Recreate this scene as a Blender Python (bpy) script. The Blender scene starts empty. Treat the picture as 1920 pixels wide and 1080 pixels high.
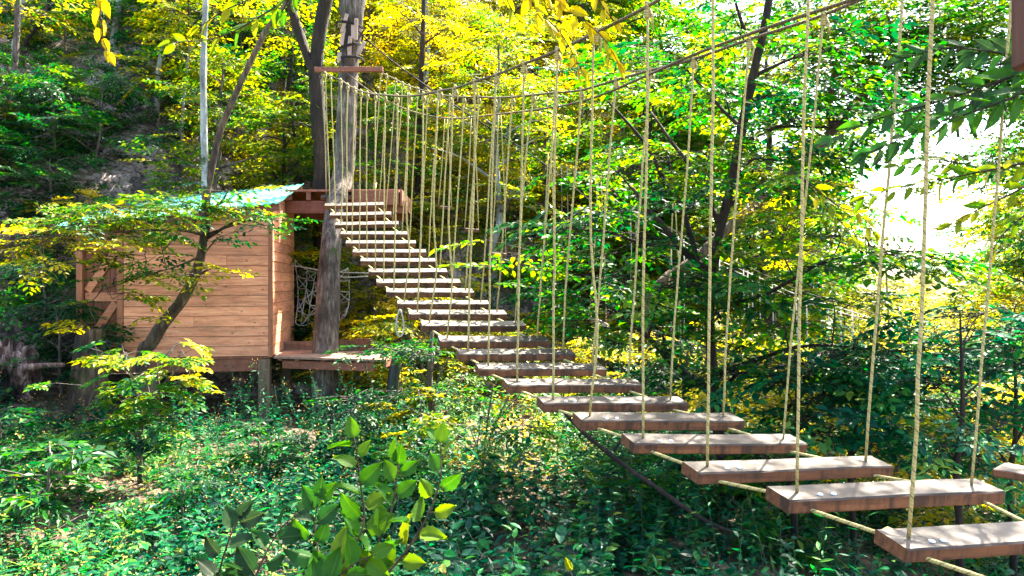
import bpy, math, random
import numpy as np
from mathutils import Vector, Matrix

random.seed(7)
RG = np.random.default_rng(11)
S = bpy.context.scene
C = S.collection
PI = math.pi
R = math.radians

# ------------------------------------------------------------------ camera, sky, sun, exposure
F = 1400.0            # focal length in photo pixels
HZ = 530.0            # photo row of the horizon
cam_d = bpy.data.cameras.new('camera')
cam_d.sensor_width = 36.0
cam_d.lens = F / 1920 * 36
cam_d.shift_y = -10 / 1920
cam_d.clip_start = 0.05
cam_d.clip_end = 2000
cam = bpy.data.objects.new('camera', cam_d)
C.objects.link(cam)
cam.location = (0, 0, 0)
cam.rotation_euler = (R(90), 0, 0)
S.camera = cam

SUN_AZ, SUN_EL = R(35), R(56)
W = bpy.data.worlds.new('World')
S.world = W
W.use_nodes = True
nt = W.node_tree
bg = nt.nodes['Background']
sky = nt.nodes.new('ShaderNodeTexSky')
sky.sky_type = 'NISHITA'
sky.sun_disc = False
sky.sun_elevation = SUN_EL
sky.sun_rotation = SUN_AZ
sky.air_density = 1.0
sky.dust_density = 3.0
nt.links.new(sky.outputs[0], bg.inputs[0])
bg.inputs[1].default_value = 0.10

sl = bpy.data.lights.new('sun', 'SUN')
sl.energy = 5.0
sl.angle = R(0.5)
sl.color = (1.0, 0.90, 0.74)
sun = bpy.data.objects.new('sun', sl)
C.objects.link(sun)
sdir = Vector((math.sin(SUN_AZ) * math.cos(SUN_EL), math.cos(SUN_AZ) * math.cos(SUN_EL), math.sin(SUN_EL)))
sun.rotation_euler = (-sdir).to_track_quat('-Z', 'Y').to_euler()
sun.location = sdir * 60

S.view_settings.view_transform = 'Standard'
S.view_settings.look = 'None'
S.view_settings.gamma = 1.0
S.view_settings.exposure = 3.25
S.render.engine = 'CYCLES'
S.cycles.max_bounces = 6
S.cycles.diffuse_bounces = 3
S.cycles.transmission_bounces = 4
S.cycles.glossy_bounces = 2
S.cycles.sample_clamp_indirect = 6.0


# ------------------------------------------------------------------ helpers
def P(px, py, d):
    return np.array(((px - 960) / F * d, d, (HZ - py) / F * d))


def PP(pts):
    return [P(*p[:3]) for p in pts]


def hash2(ix, iy, s):
    v = np.sin(ix * 127.1 + iy * 311.7 + s * 74.7) * 43758.5453
    return v - np.floor(v)


def vnoise(x, y, s=0.0):
    x = np.asarray(x, float); y = np.asarray(y, float)
    ix = np.floor(x); iy = np.floor(y)
    fx = x - ix; fy = y - iy
    fx = fx * fx * (3 - 2 * fx); fy = fy * fy * (3 - 2 * fy)
    a = hash2(ix, iy, s); b = hash2(ix + 1, iy, s)
    c = hash2(ix, iy + 1, s); d = hash2(ix + 1, iy + 1, s)
    return (a + (b - a) * fx) * (1 - fy) + (c + (d - c) * fx) * fy


def fbm(x, y, o=4, s=0.0):
    t = 0; a = 0.5
    for k in range(o):
        t = t + a * (vnoise(x * 2 ** k, y * 2 ** k, s + k * 3.3) - 0.5)
        a *= 0.5
    return t


def sst(a, b, x):
    t = np.clip((x - a) / (b - a), 0, 1)
    return t * t * (3 - 2 * t)


def ground_z(x, y):
    x = np.asarray(x, float); y = np.asarray(y, float)
    base = -1.98 - 0.85 * sst(0.2, 5, x) + 0.75 * sst(4.3, 7.0, -x) * sst(7, 10.5, y) - 0.25 * sst(1.0, -2.5, y)
    base = base - 0.9 * sst(6, 16, x) + 0.45 * fbm(x * .6, y * .6, 3, 5)
    y0 = np.interp(x, [-60, -20, -8, -5, -3, -1.2, 1, 4, 8, 14, 30, 60],
                   [4, 8.5, 11.0, 12.3, 13.1, 13.2, 15.0, 20, 32, 70, 320, 700])
    d = np.maximum(0, y - y0 + 0.9 * fbm(x * .5, y * .5, 3, 9))
    hill = 6 * (1 - np.exp(-d * 1.15 / 6)) + .42 * np.minimum(d, 26)
    rough = np.minimum(d, 1.5) / 1.5
    hill = hill + rough * (1.5 * fbm(x * .55, y * .55, 4, 2) + .75 * fbm(x * 1.7, y * 1.7, 4, 6))
    return base + hill


class MB:
    def __init__(self):
        self.V = []; self.F = []; self.A = []; self.n = 0

    def add(self, V, Fs, mat=0, data=None):
        V = np.asarray(V, float).reshape(-1, 3)
        if isinstance(Fs, np.ndarray):
            Fs = [Fs]
        groups = {}
        for f in Fs:
            if isinstance(f, np.ndarray) and f.ndim == 2:
                self.F.append((f + self.n, mat))
            else:
                groups.setdefault(len(f), []).append(f)
        for k, g in groups.items():
            self.F.append((np.array(g) + self.n, mat))
        if data is None:
            data = np.zeros((len(V), 3))
        data = np.asarray(data, float)
        if data.ndim == 1:
            data = np.tile(data, (len(V), 1))
        self.V.append(V); self.A.append(data); self.n += len(V)
        return self

    def mesh(self, name, mats, inv=None, smooth=False):
        V = np.concatenate(self.V)
        if inv is not None:
            M = np.array(inv)
            V = V @ M[:3, :3].T + M[:3, 3]
        A = np.concatenate(self.A)
        loops = np.concatenate([f.ravel() for f, m in self.F]).astype(np.int32)
        tot = np.concatenate([np.full(len(f), f.shape[1]) for f, m in self.F])
        mi = np.concatenate([np.full(len(f), m) for f, m in self.F]).astype(np.int32)
        start = np.concatenate([[0], np.cumsum(tot)[:-1]]).astype(np.int32)
        me = bpy.data.meshes.new(name)
        me.vertices.add(len(V)); me.vertices.foreach_set('co', V.astype(np.float32).ravel())
        me.loops.add(len(loops)); me.loops.foreach_set('vertex_index', loops)
        me.polygons.add(len(start)); me.polygons.foreach_set('loop_start', start)
        me.polygons.foreach_set('material_index', mi)
        me.polygons.foreach_set('use_smooth', np.full(len(start), bool(smooth)))
        at = me.attributes.new('data', 'FLOAT_VECTOR', 'POINT')
        at.data.foreach_set('vector', A.astype(np.float32).ravel())
        for m in (mats if isinstance(mats, (list, tuple)) else [mats]):
            me.materials.append(m)
        me.update(calc_edges=True)
        me.validate()
        return me

    def build(self, name, mats, parent=None, smooth=False, local=False):
        inv = None
        if parent is not None and not local:
            inv = lmat(parent).inverted()
        me = self.mesh(name, mats, inv, smooth)
        return link(name, me, parent)


def lmat(o):
    m = Matrix.LocRotScale(o.location, o.rotation_euler, o.scale)
    return m if o.parent is None else lmat(o.parent) @ m


def link(name, me, parent=None):
    o = bpy.data.objects.new(name, me)
    C.objects.link(o)
    if parent is not None:
        o.parent = parent
    return o


def tag(o, label=None, cat=None, group=None, kind=None):
    if label: o['label'] = label
    if cat: o['category'] = cat
    if group: o['group'] = group
    if kind: o['kind'] = kind
    return o


def thing(name, label, cat, loc=(0, 0, 0), rz=0.0, group=None):
    o = bpy.data.objects.new(name, None)
    C.objects.link(o)
    o.empty_display_size = 0.2
    o.location = loc
    o.rotation_euler = (0, 0, rz)
    return tag(o, label, cat, group)


BOXF = [(0, 3, 2, 1), (4, 5, 6, 7), (0, 1, 5, 4), (1, 2, 6, 5), (2, 3, 7, 6), (3, 0, 4, 7)]


def box(mb, x0, x1, y0, y1, z0, z1, mat=0, data=None, topmat=None, M=None, bev=0.0):
    """a box with chamfered long edges"""
    lo = np.array([x0, y0, z0]); hi = np.array([x1, y1, z1])
    if bev <= 0:
        V = np.array([[x0, y0, z0], [x1, y0, z0], [x1, y1, z0], [x0, y1, z0],
                      [x0, y0, z1], [x1, y0, z1], [x1, y1, z1], [x0, y1, z1]])
        if M is not None:
            V = V @ np.array(M)[:3, :3].T + np.array(M)[:3, 3]
        if topmat is None:
            mb.add(V, BOXF, mat, data)
        else:
            n = mb.n
            mb.add(V, [f for i, f in enumerate(BOXF) if i != 1], mat, data)
            mb.F.append((np.array([BOXF[1]]) + n, topmat))
        return
    c = (lo + hi) / 2; h = (hi - lo) / 2
    V = []; idx = {}
    for sx in (-1, 1):
        for sy in (-1, 1):
            for sz in (-1, 1):
                s = np.array([sx, sy, sz])
                for ax in range(3):
                    v = c + s * (h - bev)
                    v[ax] = c[ax] + s[ax] * h[ax]
                    idx[(sx, sy, sz, ax)] = len(V); V.append(v)
    Fq = []; Ft = []
    top = None
    for ax in range(3):
        o1, o2 = [a for a in range(3) if a != ax]
        for s in (-1, 1):
            q = []
            for a, b in ((-1, -1), (1, -1), (1, 1), (-1, 1)):
                k = [0, 0, 0]; k[ax] = s; k[o1] = a; k[o2] = b
                q.append(idx[(k[0], k[1], k[2], ax)])
            if ax == 2 and s == 1: top = q
            else: Fq.append(q)
    for ax in range(3):
        o1, o2 = [a for a in range(3) if a != ax]
        for a in (-1, 1):
            for b in (-1, 1):
                q = []
                for s, w in ((-1, o1), (-1, o2), (1, o2), (1, o1)):
                    k = [0, 0, 0]; k[ax] = s; k[o1] = a; k[o2] = b
                    q.append(idx[(k[0], k[1], k[2], w)])
                Fq.append(q)
    for sx in (-1, 1):
        for sy in (-1, 1):
            for sz in (-1, 1):
                Ft.append([idx[(sx, sy, sz, ax)] for ax in range(3)])
    V = np.array(V)
    if M is not None:
        V = V @ np.array(M)[:3, :3].T + np.array(M)[:3, 3]
    n = mb.n
    mb.add(V, Fq + Ft, mat, data)
    mb.F.append((np.array([top]) + n, mat if topmat is None else topmat))


def beam_matrix(a, b, up=(0, 0, 1)):
    a = Vector(a); b = Vector(b)
    x = (b - a).normalized(); u = Vector(up)
    y = u.cross(x).normalized(); z = x.cross(y)
    M = Matrix((x, y, z)).transposed().to_4x4()
    M.translation = a
    return M, (b - a).length


def bar(mb, a, b, w, h, mat=0, data=None, up=(0, 0, 1), bev=0.004):
    M, L = beam_matrix(a, b, up)
    box(mb, 0, L, -w / 2, w / 2, -h / 2, h / 2, mat, data, M=M, bev=bev)


def catmull(pts, n):
    P_ = np.asarray(pts, float)
    if len(P_) < 3:
        t = np.linspace(0, 1, n)[:, None]
        return P_[0] * (1 - t) + P_[-1] * t
    Q = np.vstack([2 * P_[0] - P_[1], P_, 2 * P_[-1] - P_[-2]])
    m = len(P_) - 1
    u = np.linspace(0, m - 1e-6, n)
    i = np.floor(u).astype(int); t = (u - i)[:, None]
    p0, p1, p2, p3 = Q[i], Q[i + 1], Q[i + 2], Q[i + 3]
    return .5 * (2 * p1 + (p2 - p0) * t + (2 * p0 - 5 * p1 + 4 * p2 - p3) * t ** 2 + (3 * p1 - p0 - 3 * p2 + p3) * t ** 3)


def tube(mb, path, rad, sides=6, mat=0, tone=None, rough=0.0, closed=False, cap=True):
    path = np.asarray(path, float); n = len(path)
    rad = np.broadcast_to(np.asarray(rad, float), (n,))
    T = np.gradient(path, axis=0)
    if closed:
        T = np.roll(path, -1, 0) - np.roll(path, 1, 0)
    T /= np.linalg.norm(T, axis=1)[:, None] + 1e-12
    ref = np.array([0, 0, 1.0]) if abs(T[0][2]) < .9 else np.array([1.0, 0, 0])
    u = np.cross(ref, T[0]); u /= np.linalg.norm(u)
    U = [u]
    for k in range(1, n):
        u = U[-1] - T[k] * np.dot(U[-1], T[k])
        u /= np.linalg.norm(u) + 1e-12
        U.append(u)
    U = np.array(U); Vv = np.cross(T, U)
    a = np.arange(sides) / sides * 2 * PI
    ca, sa = np.cos(a), np.sin(a)
    rr = rad[:, None] * np.ones((1, sides))
    L = np.concatenate([[0], np.cumsum(np.linalg.norm(np.diff(path, axis=0), axis=1))])
    if rough > 0:
        s = RG.random() * 90
        rr = rr * (1 + rough * 2 * (vnoise(ca[None, :] * 1.7 + 20 + s, sa[None, :] * 1.7 + L[:, None] / (rad.mean() * 5) + s) - .5)
                   + rough * .8 * (vnoise(ca[None, :] * 4 + s, sa[None, :] * 4 + L[:, None] / (rad.mean() * 2)) - .5))
    V = path[:, None, :] + rr[:, :, None] * (U[:, None, :] * ca[None, :, None] + Vv[:, None, :] * sa[None, :, None])
    idx = np.arange(n * sides).reshape(n, sides)
    m = n if closed else n - 1
    i2 = np.roll(idx, -1, 1)
    if closed:
        q = np.stack([idx, i2, np.roll(i2, -1, 0), np.roll(idx, -1, 0)], -1).reshape(-1, 4)
    else:
        q = np.stack([idx[:-1], i2[:-1], i2[1:], idx[1:]], -1).reshape(-1, 4)
    data = np.stack([np.tile(ca, n), np.tile(sa, n), np.repeat(L, sides)], -1)
    if tone is not None:
        data[:, 0] = tone
    Fs = [q]
    if cap and not closed and sides >= 3:
        Fs += [idx[0][::-1].reshape(1, -1), idx[-1].reshape(1, -1)]
    mb.add(V.reshape(-1, 3), Fs, mat, data)


def prisms(mb, A, B, ra, rb, mat=0):
    """many thin three-sided twigs"""
    A = np.asarray(A, float); B = np.asarray(B, float); n = len(A)
    if n == 0: return
    T = B - A; T /= np.linalg.norm(T, axis=1)[:, None] + 1e-9
    ref = np.where(np.abs(T[:, 2:3]) < .9, np.array([[0, 0, 1.0]]), np.array([[1.0, 0, 0]]))
    U = np.cross(ref, T); U /= np.linalg.norm(U, axis=1)[:, None] + 1e-9
    Vv = np.cross(T, U)
    ra = np.broadcast_to(np.asarray(ra, float), (n,)); rb = np.broadcast_to(np.asarray(rb, float), (n,))
    vs = []
    for E, r in ((A, ra), (B, rb)):
        for k in range(3):
            an = k * 2 * PI / 3
            vs.append(E + r[:, None] * (U * math.cos(an) + Vv * math.sin(an)))
    V = np.stack(vs, 1).reshape(-1, 3)
    o = (np.arange(n) * 6)[:, None]
    q = np.concatenate([o + np.array([[0, 1, 4, 3]]), o + np.array([[1, 2, 5, 4]]), o + np.array([[2, 0, 3, 5]])])
    mb.add(V, q, mat)


# ------------------------------------------------------------------ leaves
def norm(a):
    return a / (np.linalg.norm(a, axis=-1, keepdims=True) + 1e-9)


LEAF = {}
LEAF[0] = (np.array([[0, 0, 0], [.45, .5, .10], [1, 0, -.14], [.45, -.5, .10]]), [np.array([[0, 3, 2, 1]])])
LEAF[1] = (np.array([[0, 0, 0], [.25, .40, .09], [.62, .40, .06], [1, 0, -.16], [.62, -.40, .06], [.25, -.40, .09], [.5, 0, 0]]),
           [np.array([[0, 6, 2, 1], [0, 5, 4, 6]]), np.array([[6, 3, 2], [6, 4, 3]])])


def big_leaf():
    """a toothed, veined, cupped oval leaf for plants close to the camera"""
    nu, nv = 11, 7
    V = []
    for i in range(nu):
        u = i / (nu - 1)
        w = .5 * (math.sin(PI * min(1, u ** .8)) ** .75) * (1 - .25 * u) if 0 < u < 1 else 0.0
        if 0 < i < nu - 1: w *= 1 + .10 * (1 if i % 2 else -1)
        for j in range(nv):
            v = (j / (nv - 1)) * 2 - 1
            V.append([u - (.05 * abs(v) * (1 if i % 2 else 0)), v * w, .10 * abs(v) - .18 * u * u + .015 * math.sin(u * 28) * abs(v)])
    V = np.array(V)
    idx = np.arange(nu * nv).reshape(nu, nv)
    q = np.stack([idx[:-1, :-1], idx[:-1, 1:], idx[1:, 1:], idx[1:, :-1]], -1).reshape(-1, 4)
    return V, [q]


LEAF[2] = big_leaf()


def leaves(mb, pos, d, nrm, ln, wd, tone, q=0, mat=0):
    T, Fs = LEAF[q]
    n = len(pos)
    if n == 0: return
    d = norm(d); s = norm(np.cross(nrm, d)); nn = np.cross(d, s)
    ln = np.broadcast_to(ln, (n,))[:, None, None]; wd = np.broadcast_to(wd, (n,))[:, None, None]
    curl = ((.6 + 1.1 * RG.random(n)) * (1.7 if q == 2 else 1))[:, None, None]
    V = pos[:, None, :] + ln * T[None, :, 0:1] * d[:, None, :] + wd * T[None, :, 1:2] * s[:, None, :] + curl * wd * T[None, :, 2:3] * nn[:, None, :]
    k = len(T)
    o = (np.arange(n) * k)[:, None, None]
    FF = [(f[None] + o).reshape(-1, f.shape[1]) for f in Fs]
    data = np.empty((n, k, 3))
    data[:, :, 0] = np.broadcast_to(tone, (n,))[:, None]
    data[:, :, 1] = T[None, :, 0]
    data[:, :, 2] = T[None, :, 1]
    mb.add(V.reshape(-1, 3), FF, mat, data.reshape(-1, 3))


def make_spray(seed, nside=9):
    r = np.random.default_rng(seed)
    pos, d, ln = [], [], []
    tw = [(np.zeros(3), np.array([1, 0, -.12]))]
    bend = r.normal(0, .12)

    def ax(t): return np.array([t, bend * t * t, -.12 * t * t])
    for i in range(nside):
        t = .12 + .86 * i / (nside - 1)
        sgn = 1 if i % 2 else -1
        b = ax(t)
        if i < nside - 2 and r.random() < .75:
            L2 = (.5 * (1 - t) + .16) * r.uniform(.8, 1.2)
            a = sgn * r.uniform(.7, 1.0)
            dd = np.array([math.cos(a), math.sin(a), -.1])
            tw.append((b, b + dd * L2))
            m = int(r.integers(3, 6))
            for j in range(m):
                tt = (j + .6) / m
                s2 = 1 if j % 2 else -1
                aa = a + s2 * r.uniform(.5, .95) * (1 - .5 * (j == m - 1))
                pos.append(b + dd * L2 * tt); d.append([math.cos(aa), math.sin(aa), r.normal(-.15, .2)]); ln.append(r.uniform(.13, .2))
        a = -sgn * r.uniform(.6, 1.1)
        pos.append(b); d.append([math.cos(a), math.sin(a), r.normal(-.12, .2)]); ln.append(r.uniform(.14, .21))
    pos.append(ax(1.0)); d.append([1, bend * 2, -.25]); ln.append(.2)
    pos = np.array(pos); d = norm(np.array(d))
    nr = norm(np.stack([r.normal(0, .25, len(pos)), r.normal(0, .25, len(pos)), np.ones(len(pos))], -1))
    return dict(pos=pos, d=d, n=nr, ln=np.array(ln), tw=tw)


SPRAYS = [make_spray(100 + k) for k in range(5)]


def sprays(mb, origin, head, pitch, roll, scale, tone, q=0, mat=0, twig=None, leaf=1.0, tsd=.10):
    """scatter flat leafy twigs: origin Mx3, head/pitch/roll/scale/tone arrays of M"""
    origin = np.asarray(origin, float)
    M_ = len(origin)
    head, pitch, roll, scale, tone = [np.broadcast_to(np.asarray(a, float), (M_,)) for a in (head, pitch, roll, scale, tone)]
    ch, sh, cp, sp, cr, sr = np.cos(head), np.sin(head), np.cos(pitch), np.sin(pitch), np.cos(roll), np.sin(roll)
    X = np.stack([ch * cp, sh * cp, sp], -1)
    Y0 = np.stack([-sh, ch, 0 * ch], -1)
    Z0 = np.cross(X, Y0)
    Y = Y0 * cr[:, None] + Z0 * sr[:, None]
    Z = np.cross(X, Y)
    Rm = np.stack([X, Y, Z], -1)          # columns
    which = RG.integers(0, len(SPRAYS), M_)
    for k, sp_ in enumerate(SPRAYS):
        ii = np.where(which == k)[0]
        if len(ii) == 0: continue
        Rk = Rm[ii]; n = len(sp_['pos'])
        pos = origin[ii][:, None, :] + scale[ii][:, None, None] * np.einsum('mij,nj->mni', Rk, sp_['pos'])
        d = np.einsum('mij,nj->mni', Rk, sp_['d']); nn = np.einsum('mij,nj->mni', Rk, sp_['n'])
        nn = nn + RG.normal(0, .22, nn.shape)
        ln = (scale[ii][:, None] * sp_['ln'][None] * leaf * RG.uniform(.75, 1.2, (len(ii), n)))
        tn = np.clip(tone[ii][:, None] + RG.normal(0, tsd, (len(ii), n)), 0, 1)
        leaves(mb, pos.reshape(-1, 3), d.reshape(-1, 3), nn.reshape(-1, 3), ln.ravel(), ln.ravel() * .5 * RG.uniform(.85, 1.2, ln.size), tn.ravel(), q, mat)
        if twig is not None:
            for a, b in sp_['tw'][:3]:
                A = origin[ii] + scale[ii][:, None] * np.einsum('mij,j->mi', Rk, a)
                B = origin[ii] + scale[ii][:, None] * np.einsum('mij,j->mi', Rk, b)
                prisms(twig, A, B, .004 * scale[ii] / .5, .0015)


# ------------------------------------------------------------------ materials
def mat(name):
    m = bpy.data.materials.new(name)
    m.use_nodes = True
    n = m.node_tree.nodes
    return m, m.node_tree, n['Principled BSDF'], n['Material Output']


def nd(t, kind, **kw):
    x = t.nodes.new(kind)
    for k, v in kw.items():
        setattr(x, k, v)
    return x


def ramp(t, stops, fac=None, interp='LINEAR'):
    r = nd(t, 'ShaderNodeValToRGB')
    r.color_ramp.interpolation = interp
    e = r.color_ramp.elements
    while len(e) < len(stops): e.new(0.5)
    for el, (p, c) in zip(e, stops):
        el.position = p
        el.color = (*c, 1) if len(c) == 3 else c
    if fac is not None: t.links.new(fac, r.inputs[0])
    return r


def math_(t, op, a, b=None, clamp=False):
    x = nd(t, 'ShaderNodeMath', operation=op, use_clamp=clamp)
    for i, v in enumerate((a, b)):
        if v is None: continue
        if isinstance(v, (int, float)): x.inputs[i].default_value = v
        else: t.links.new(v, x.inputs[i])
    return x.outputs[0]


def mixc(t, fac, a, b, mode='MIX'):
    x = nd(t, 'ShaderNodeMix', data_type='RGBA', blend_type=mode)
    for i, v in ((0, fac), (6, a), (7, b)):
        if isinstance(v, (int, float)): x.inputs[i].default_value = v
        elif isinstance(v, tuple): x.inputs[i].default_value = (*v, 1)
        else: t.links.new(v, x.inputs[i])
    return x.outputs[2]


def noise_(t, vec, scale, detail=4, rough=.55, dist=0.0):
    x = nd(t, 'ShaderNodeTexNoise')
    x.inputs['Scale'].default_value = scale
    x.inputs['Detail'].default_value = detail
    x.inputs['Roughness'].default_value = rough
    x.inputs['Distortion'].default_value = dist
    if vec is not None: t.links.new(vec, x.inputs['Vector'])
    return x


def coords(t, scale=(1, 1, 1), kind='Object', seed=None):
    c = nd(t, 'ShaderNodeTexCoord')
    mp = nd(t, 'ShaderNodeMapping')
    mp.inputs['Scale'].default_value = scale
    t.links.new(c.outputs[kind], mp.inputs[0])
    if seed is not None:
        t.links.new(seed, mp.inputs[1])
    return mp.outputs[0]


def data_xyz(t):
    a = nd(t, 'ShaderNodeAttribute', attribute_name='data')
    s = nd(t, 'ShaderNodeSeparateXYZ')
    t.links.new(a.outputs['Vector'], s.inputs[0])
    return s.outputs


def bump(t, bsdf, h, strength=.4, dist=.01):
    b = nd(t, 'ShaderNodeBump')
    b.inputs['Strength'].default_value = strength
    b.inputs['Distance'].default_value = dist
    t.links.new(h, b.inputs['Height'])
    t.links.new(b.outputs[0], bsdf.inputs['Normal'])


LEAF_RAMP = [(0.0, (.001, .022, .014)), (.2, (.002, .075, .018)), (.4, (.022, .15, .005)), (.58, (.15, .22, .003)),
             (.76, (.38, .35, .003)), (1.0, (.58, .41, .006))]


def leaf_mat(name, stops=LEAF_RAMP, trans=.55, rough=.42, spec=.22, veins=False, rnd=.16):
    m, t, b, out = mat(name)
    x = data_xyz(t)
    oi = nd(t, 'ShaderNodeObjectInfo')
    f = math_(t, 'ADD', x[0], math_(t, 'MULTIPLY', math_(t, 'SUBTRACT', oi.outputs['Random'], .5), rnd))
    r = ramp(t, stops, f)
    col = r.outputs[0]
    if veins:
        av = math_(t, 'ABSOLUTE', x[2])
        ph = math_(t, 'SUBTRACT', math_(t, 'MULTIPLY', x[1], 55.0), math_(t, 'MULTIPLY', av, 46.0))
        w = math_(t, 'POWER', math_(t, 'ABSOLUTE', math_(t, 'COSINE', ph)), 10)
        mid = math_(t, 'LESS_THAN', av, .022)
        v = math_(t, 'MAXIMUM', w, mid)
        col = mixc(t, math_(t, 'MULTIPLY', v, .22), col, (.30, .40, .06))
        bump(t, b, v, .3, .004)
        nz = noise_(t, coords(t), 40, 3)
        col = mixc(t, math_(t, 'MULTIPLY', nz.outputs[0], .35), col, (.03, .06, .005), 'MULTIPLY')
    t.links.new(col, b.inputs['Base Color'])
    b.inputs['Roughness'].default_value = rough
    b.inputs['Specular IOR Level'].default_value = spec
    tr = nd(t, 'ShaderNodeBsdfTranslucent')
    hs = nd(t, 'ShaderNodeHueSaturation')
    hs.inputs['Hue'].default_value = .485
    hs.inputs['Saturation'].default_value = 1.1
    hs.inputs['Value'].default_value = 1.35
    t.links.new(col, hs.inputs['Color'])
    t.links.new(hs.outputs[0], tr.inputs[0])
    mx = nd(t, 'ShaderNodeMixShader')
    mx.inputs[0].default_value = trans
    t.links.new(b.outputs[0], mx.inputs[1]); t.links.new(tr.outputs[0], mx.inputs[2])
    t.links.new(mx.outputs[0], out.inputs[0])
    return m


M_LEAF = leaf_mat('leaf')
M_NEAR = leaf_mat('leaf_close', veins=True, trans=.5)
HERB_RAMP = [(0.0, (.001, .022, .016)), (.28, (.002, .095, .046)), (.5, (.018, .18, .038)), (.72, (.15, .30, .05)), (1.0, (.50, .36, .04))]
M_HERB = leaf_mat('herb_leaf', HERB_RAMP, trans=.45, rough=.45, spec=.16)


def bark_mat(name, c1, c2, c3=None, moss=0.0, sc=1.0):
    m, t, b, out = mat(name)
    co = coords(t, (9 * sc, 9 * sc, 1.6 * sc))
    n1 = noise_(t, co, 3.0, 6, .65, .6)
    n2 = noise_(t, coords(t, (1, 1, .6)), 2.6, 4)
    r = ramp(t, [(.3, c1), (.5, c2), (.72, c3 or c2)], n1.outputs[0])
    col = mixc(t, ramp(t, [(.4, (0, 0, 0)), (.65, (1, 1, 1))], n2.outputs[0]).outputs[0], r.outputs[0], tuple(.55 * a for a in c1))
    if moss > 0:
        n3 = noise_(t, coords(t), 3.5, 5, .7)
        mk = ramp(t, [(.62 - .25 * moss, (0, 0, 0)), (.70 - .2 * moss, (1, 1, 1))], n3.outputs[0])
        col = mixc(t, mk.outputs[0], col, (.035, .075, .012))
    t.links.new(col, b.inputs['Base Color'])
    b.inputs['Roughness'].default_value = .9
    bump(t, b, n1.outputs[0], 1.0, .03)
    return m


M_BARK = bark_mat('bark_grey_brown', (.022, .014, .010), (.14, .11, .09), (.34, .29, .25), .1)
M_DARK = bark_mat('bark_dark', (.004, .003, .0025), (.026, .015, .009), (.075, .045, .028), 0)
M_PALE = bark_mat('bark_pale', (.13, .15, .14), (.36, .40, .37), (.52, .55, .50), .15, .8)
M_MOSSY = bark_mat('bark_mossy', (.02, .012, .008), (.10, .062, .034), (.25, .19, .11), .25)


def wood_mat(name, dark, light, axis=0, rough=.75, stain=.5, knots=True, grain=1.0, grey=None, sdir=2):
    m, t, b, out = mat(name)
    oi = nd(t, 'ShaderNodeObjectInfo')
    x = data_xyz(t)
    off = nd(t, 'ShaderNodeCombineXYZ')
    sd = math_(t, 'ADD', math_(t, 'MULTIPLY', oi.outputs['Random'], 37.0), math_(t, 'MULTIPLY', x[0], 53.0))
    for k in range(3): t.links.new(sd, off.inputs[k])
    sc = [22 * grain] * 3; sc[axis] = 1.3 * grain
    co = coords(t, tuple(sc), seed=off.outputs[0])
    n1 = noise_(t, co, 1.6, 5, .6, .9)
    r = ramp(t, [(.28, dark), (.55, tuple((a + b2) / 2 for a, b2 in zip(dark, light))), (.75, light)], n1.outputs[0])
    tint = mixc(t, x[0], (.78, .74, .72), (1.12, 1.06, 1.0))
    col = mixc(t, 1.0, r.outputs[0], tint, 'MULTIPLY')
    co2 = coords(t, (1, 1, 1), seed=off.outputs[0])
    if knots:
        ks = [9.0] * 3; ks[axis] = 6.5
        vo = nd(t, 'ShaderNodeTexVoronoi')
        t.links.new(coords(t, tuple(ks), seed=off.outputs[0]), vo.inputs['Vector'])
        vo.inputs['Scale'].default_value = 1.0
        kk = ramp(t, [(.09, (1, 1, 1)), (.15, (0, 0, 0))], vo.outputs['Distance'])
        col = mixc(t, math_(t, 'MULTIPLY', kk.outputs[0], .75), col, tuple(a * .35 for a in dark))
    if stain > 0:
        vs = [11.0] * 3; vs[sdir] = 2.0
        n2 = noise_(t, coords(t, tuple(vs), seed=off.outputs[0]), 1.3, 6, .75, .3)
        st = ramp(t, [(.46, (0, 0, 0)), (.60, (1, 1, 1))], n2.outputs[0])
        col = mixc(t, math_(t, 'MULTIPLY', st.outputs[0], stain), col, tuple(a * .16 for a in dark))
    if grey is not None:
        n3 = noise_(t, co2, 3.2, 5, .65)
        gr = ramp(t, [(.38, (0, 0, 0)), (.56, (1, 1, 1))], n3.outputs[0])
        col = mixc(t, gr.outputs[0], col, grey)
    t.links.new(col, b.inputs['Base Color'])
    b.inputs['Roughness'].default_value = rough
    bump(t, b, n1.outputs[0], .35, .004)
    return m


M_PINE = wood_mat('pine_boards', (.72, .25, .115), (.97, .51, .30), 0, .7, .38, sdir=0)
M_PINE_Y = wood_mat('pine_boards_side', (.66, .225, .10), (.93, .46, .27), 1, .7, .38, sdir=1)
M_DOORW = wood_mat('door_boards', (.30, .105, .045), (.47, .20, .10), 2, .7, .15)
M_DOORP = wood_mat('door_planks_dark', (.15, .045, .02), (.29, .105, .05), 2, .7, .2)
M_DOORX = wood_mat('door_rail_wood', (.42, .15, .07), (.66, .30, .16), 0, .7, .2)
M_REDW = wood_mat('reddish_beam_wood', (.20, .062, .03), (.38, .15, .085), 0, .75, .35)
M_REDY = wood_mat('reddish_beam_wood_across', (.20, .062, .03), (.38, .15, .085), 1, .75, .35)
M_TREAD = wood_mat('step_wood', (.058, .019, .006), (.25, .095, .033), 0, .7, .75, True)
M_TREADTOP = wood_mat('step_top_weathered', (.006, .0035, .002), (.056, .032, .019), 0, .62, .8, False, 1.5, (.060, .042, .030))
M_GREYW = wood_mat('weathered_boards', (.15, .09, .06), (.42, .28, .20), 0, .8, .4)
M_POSTW = wood_mat('post_wood', (.13, .085, .05), (.30, .22, .14), 2, .85, .4)
M_SLATW = wood_mat('pale_slat_wood', (.36, .25, .19), (.60, .47, .38), 2, .8, .2)


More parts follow.
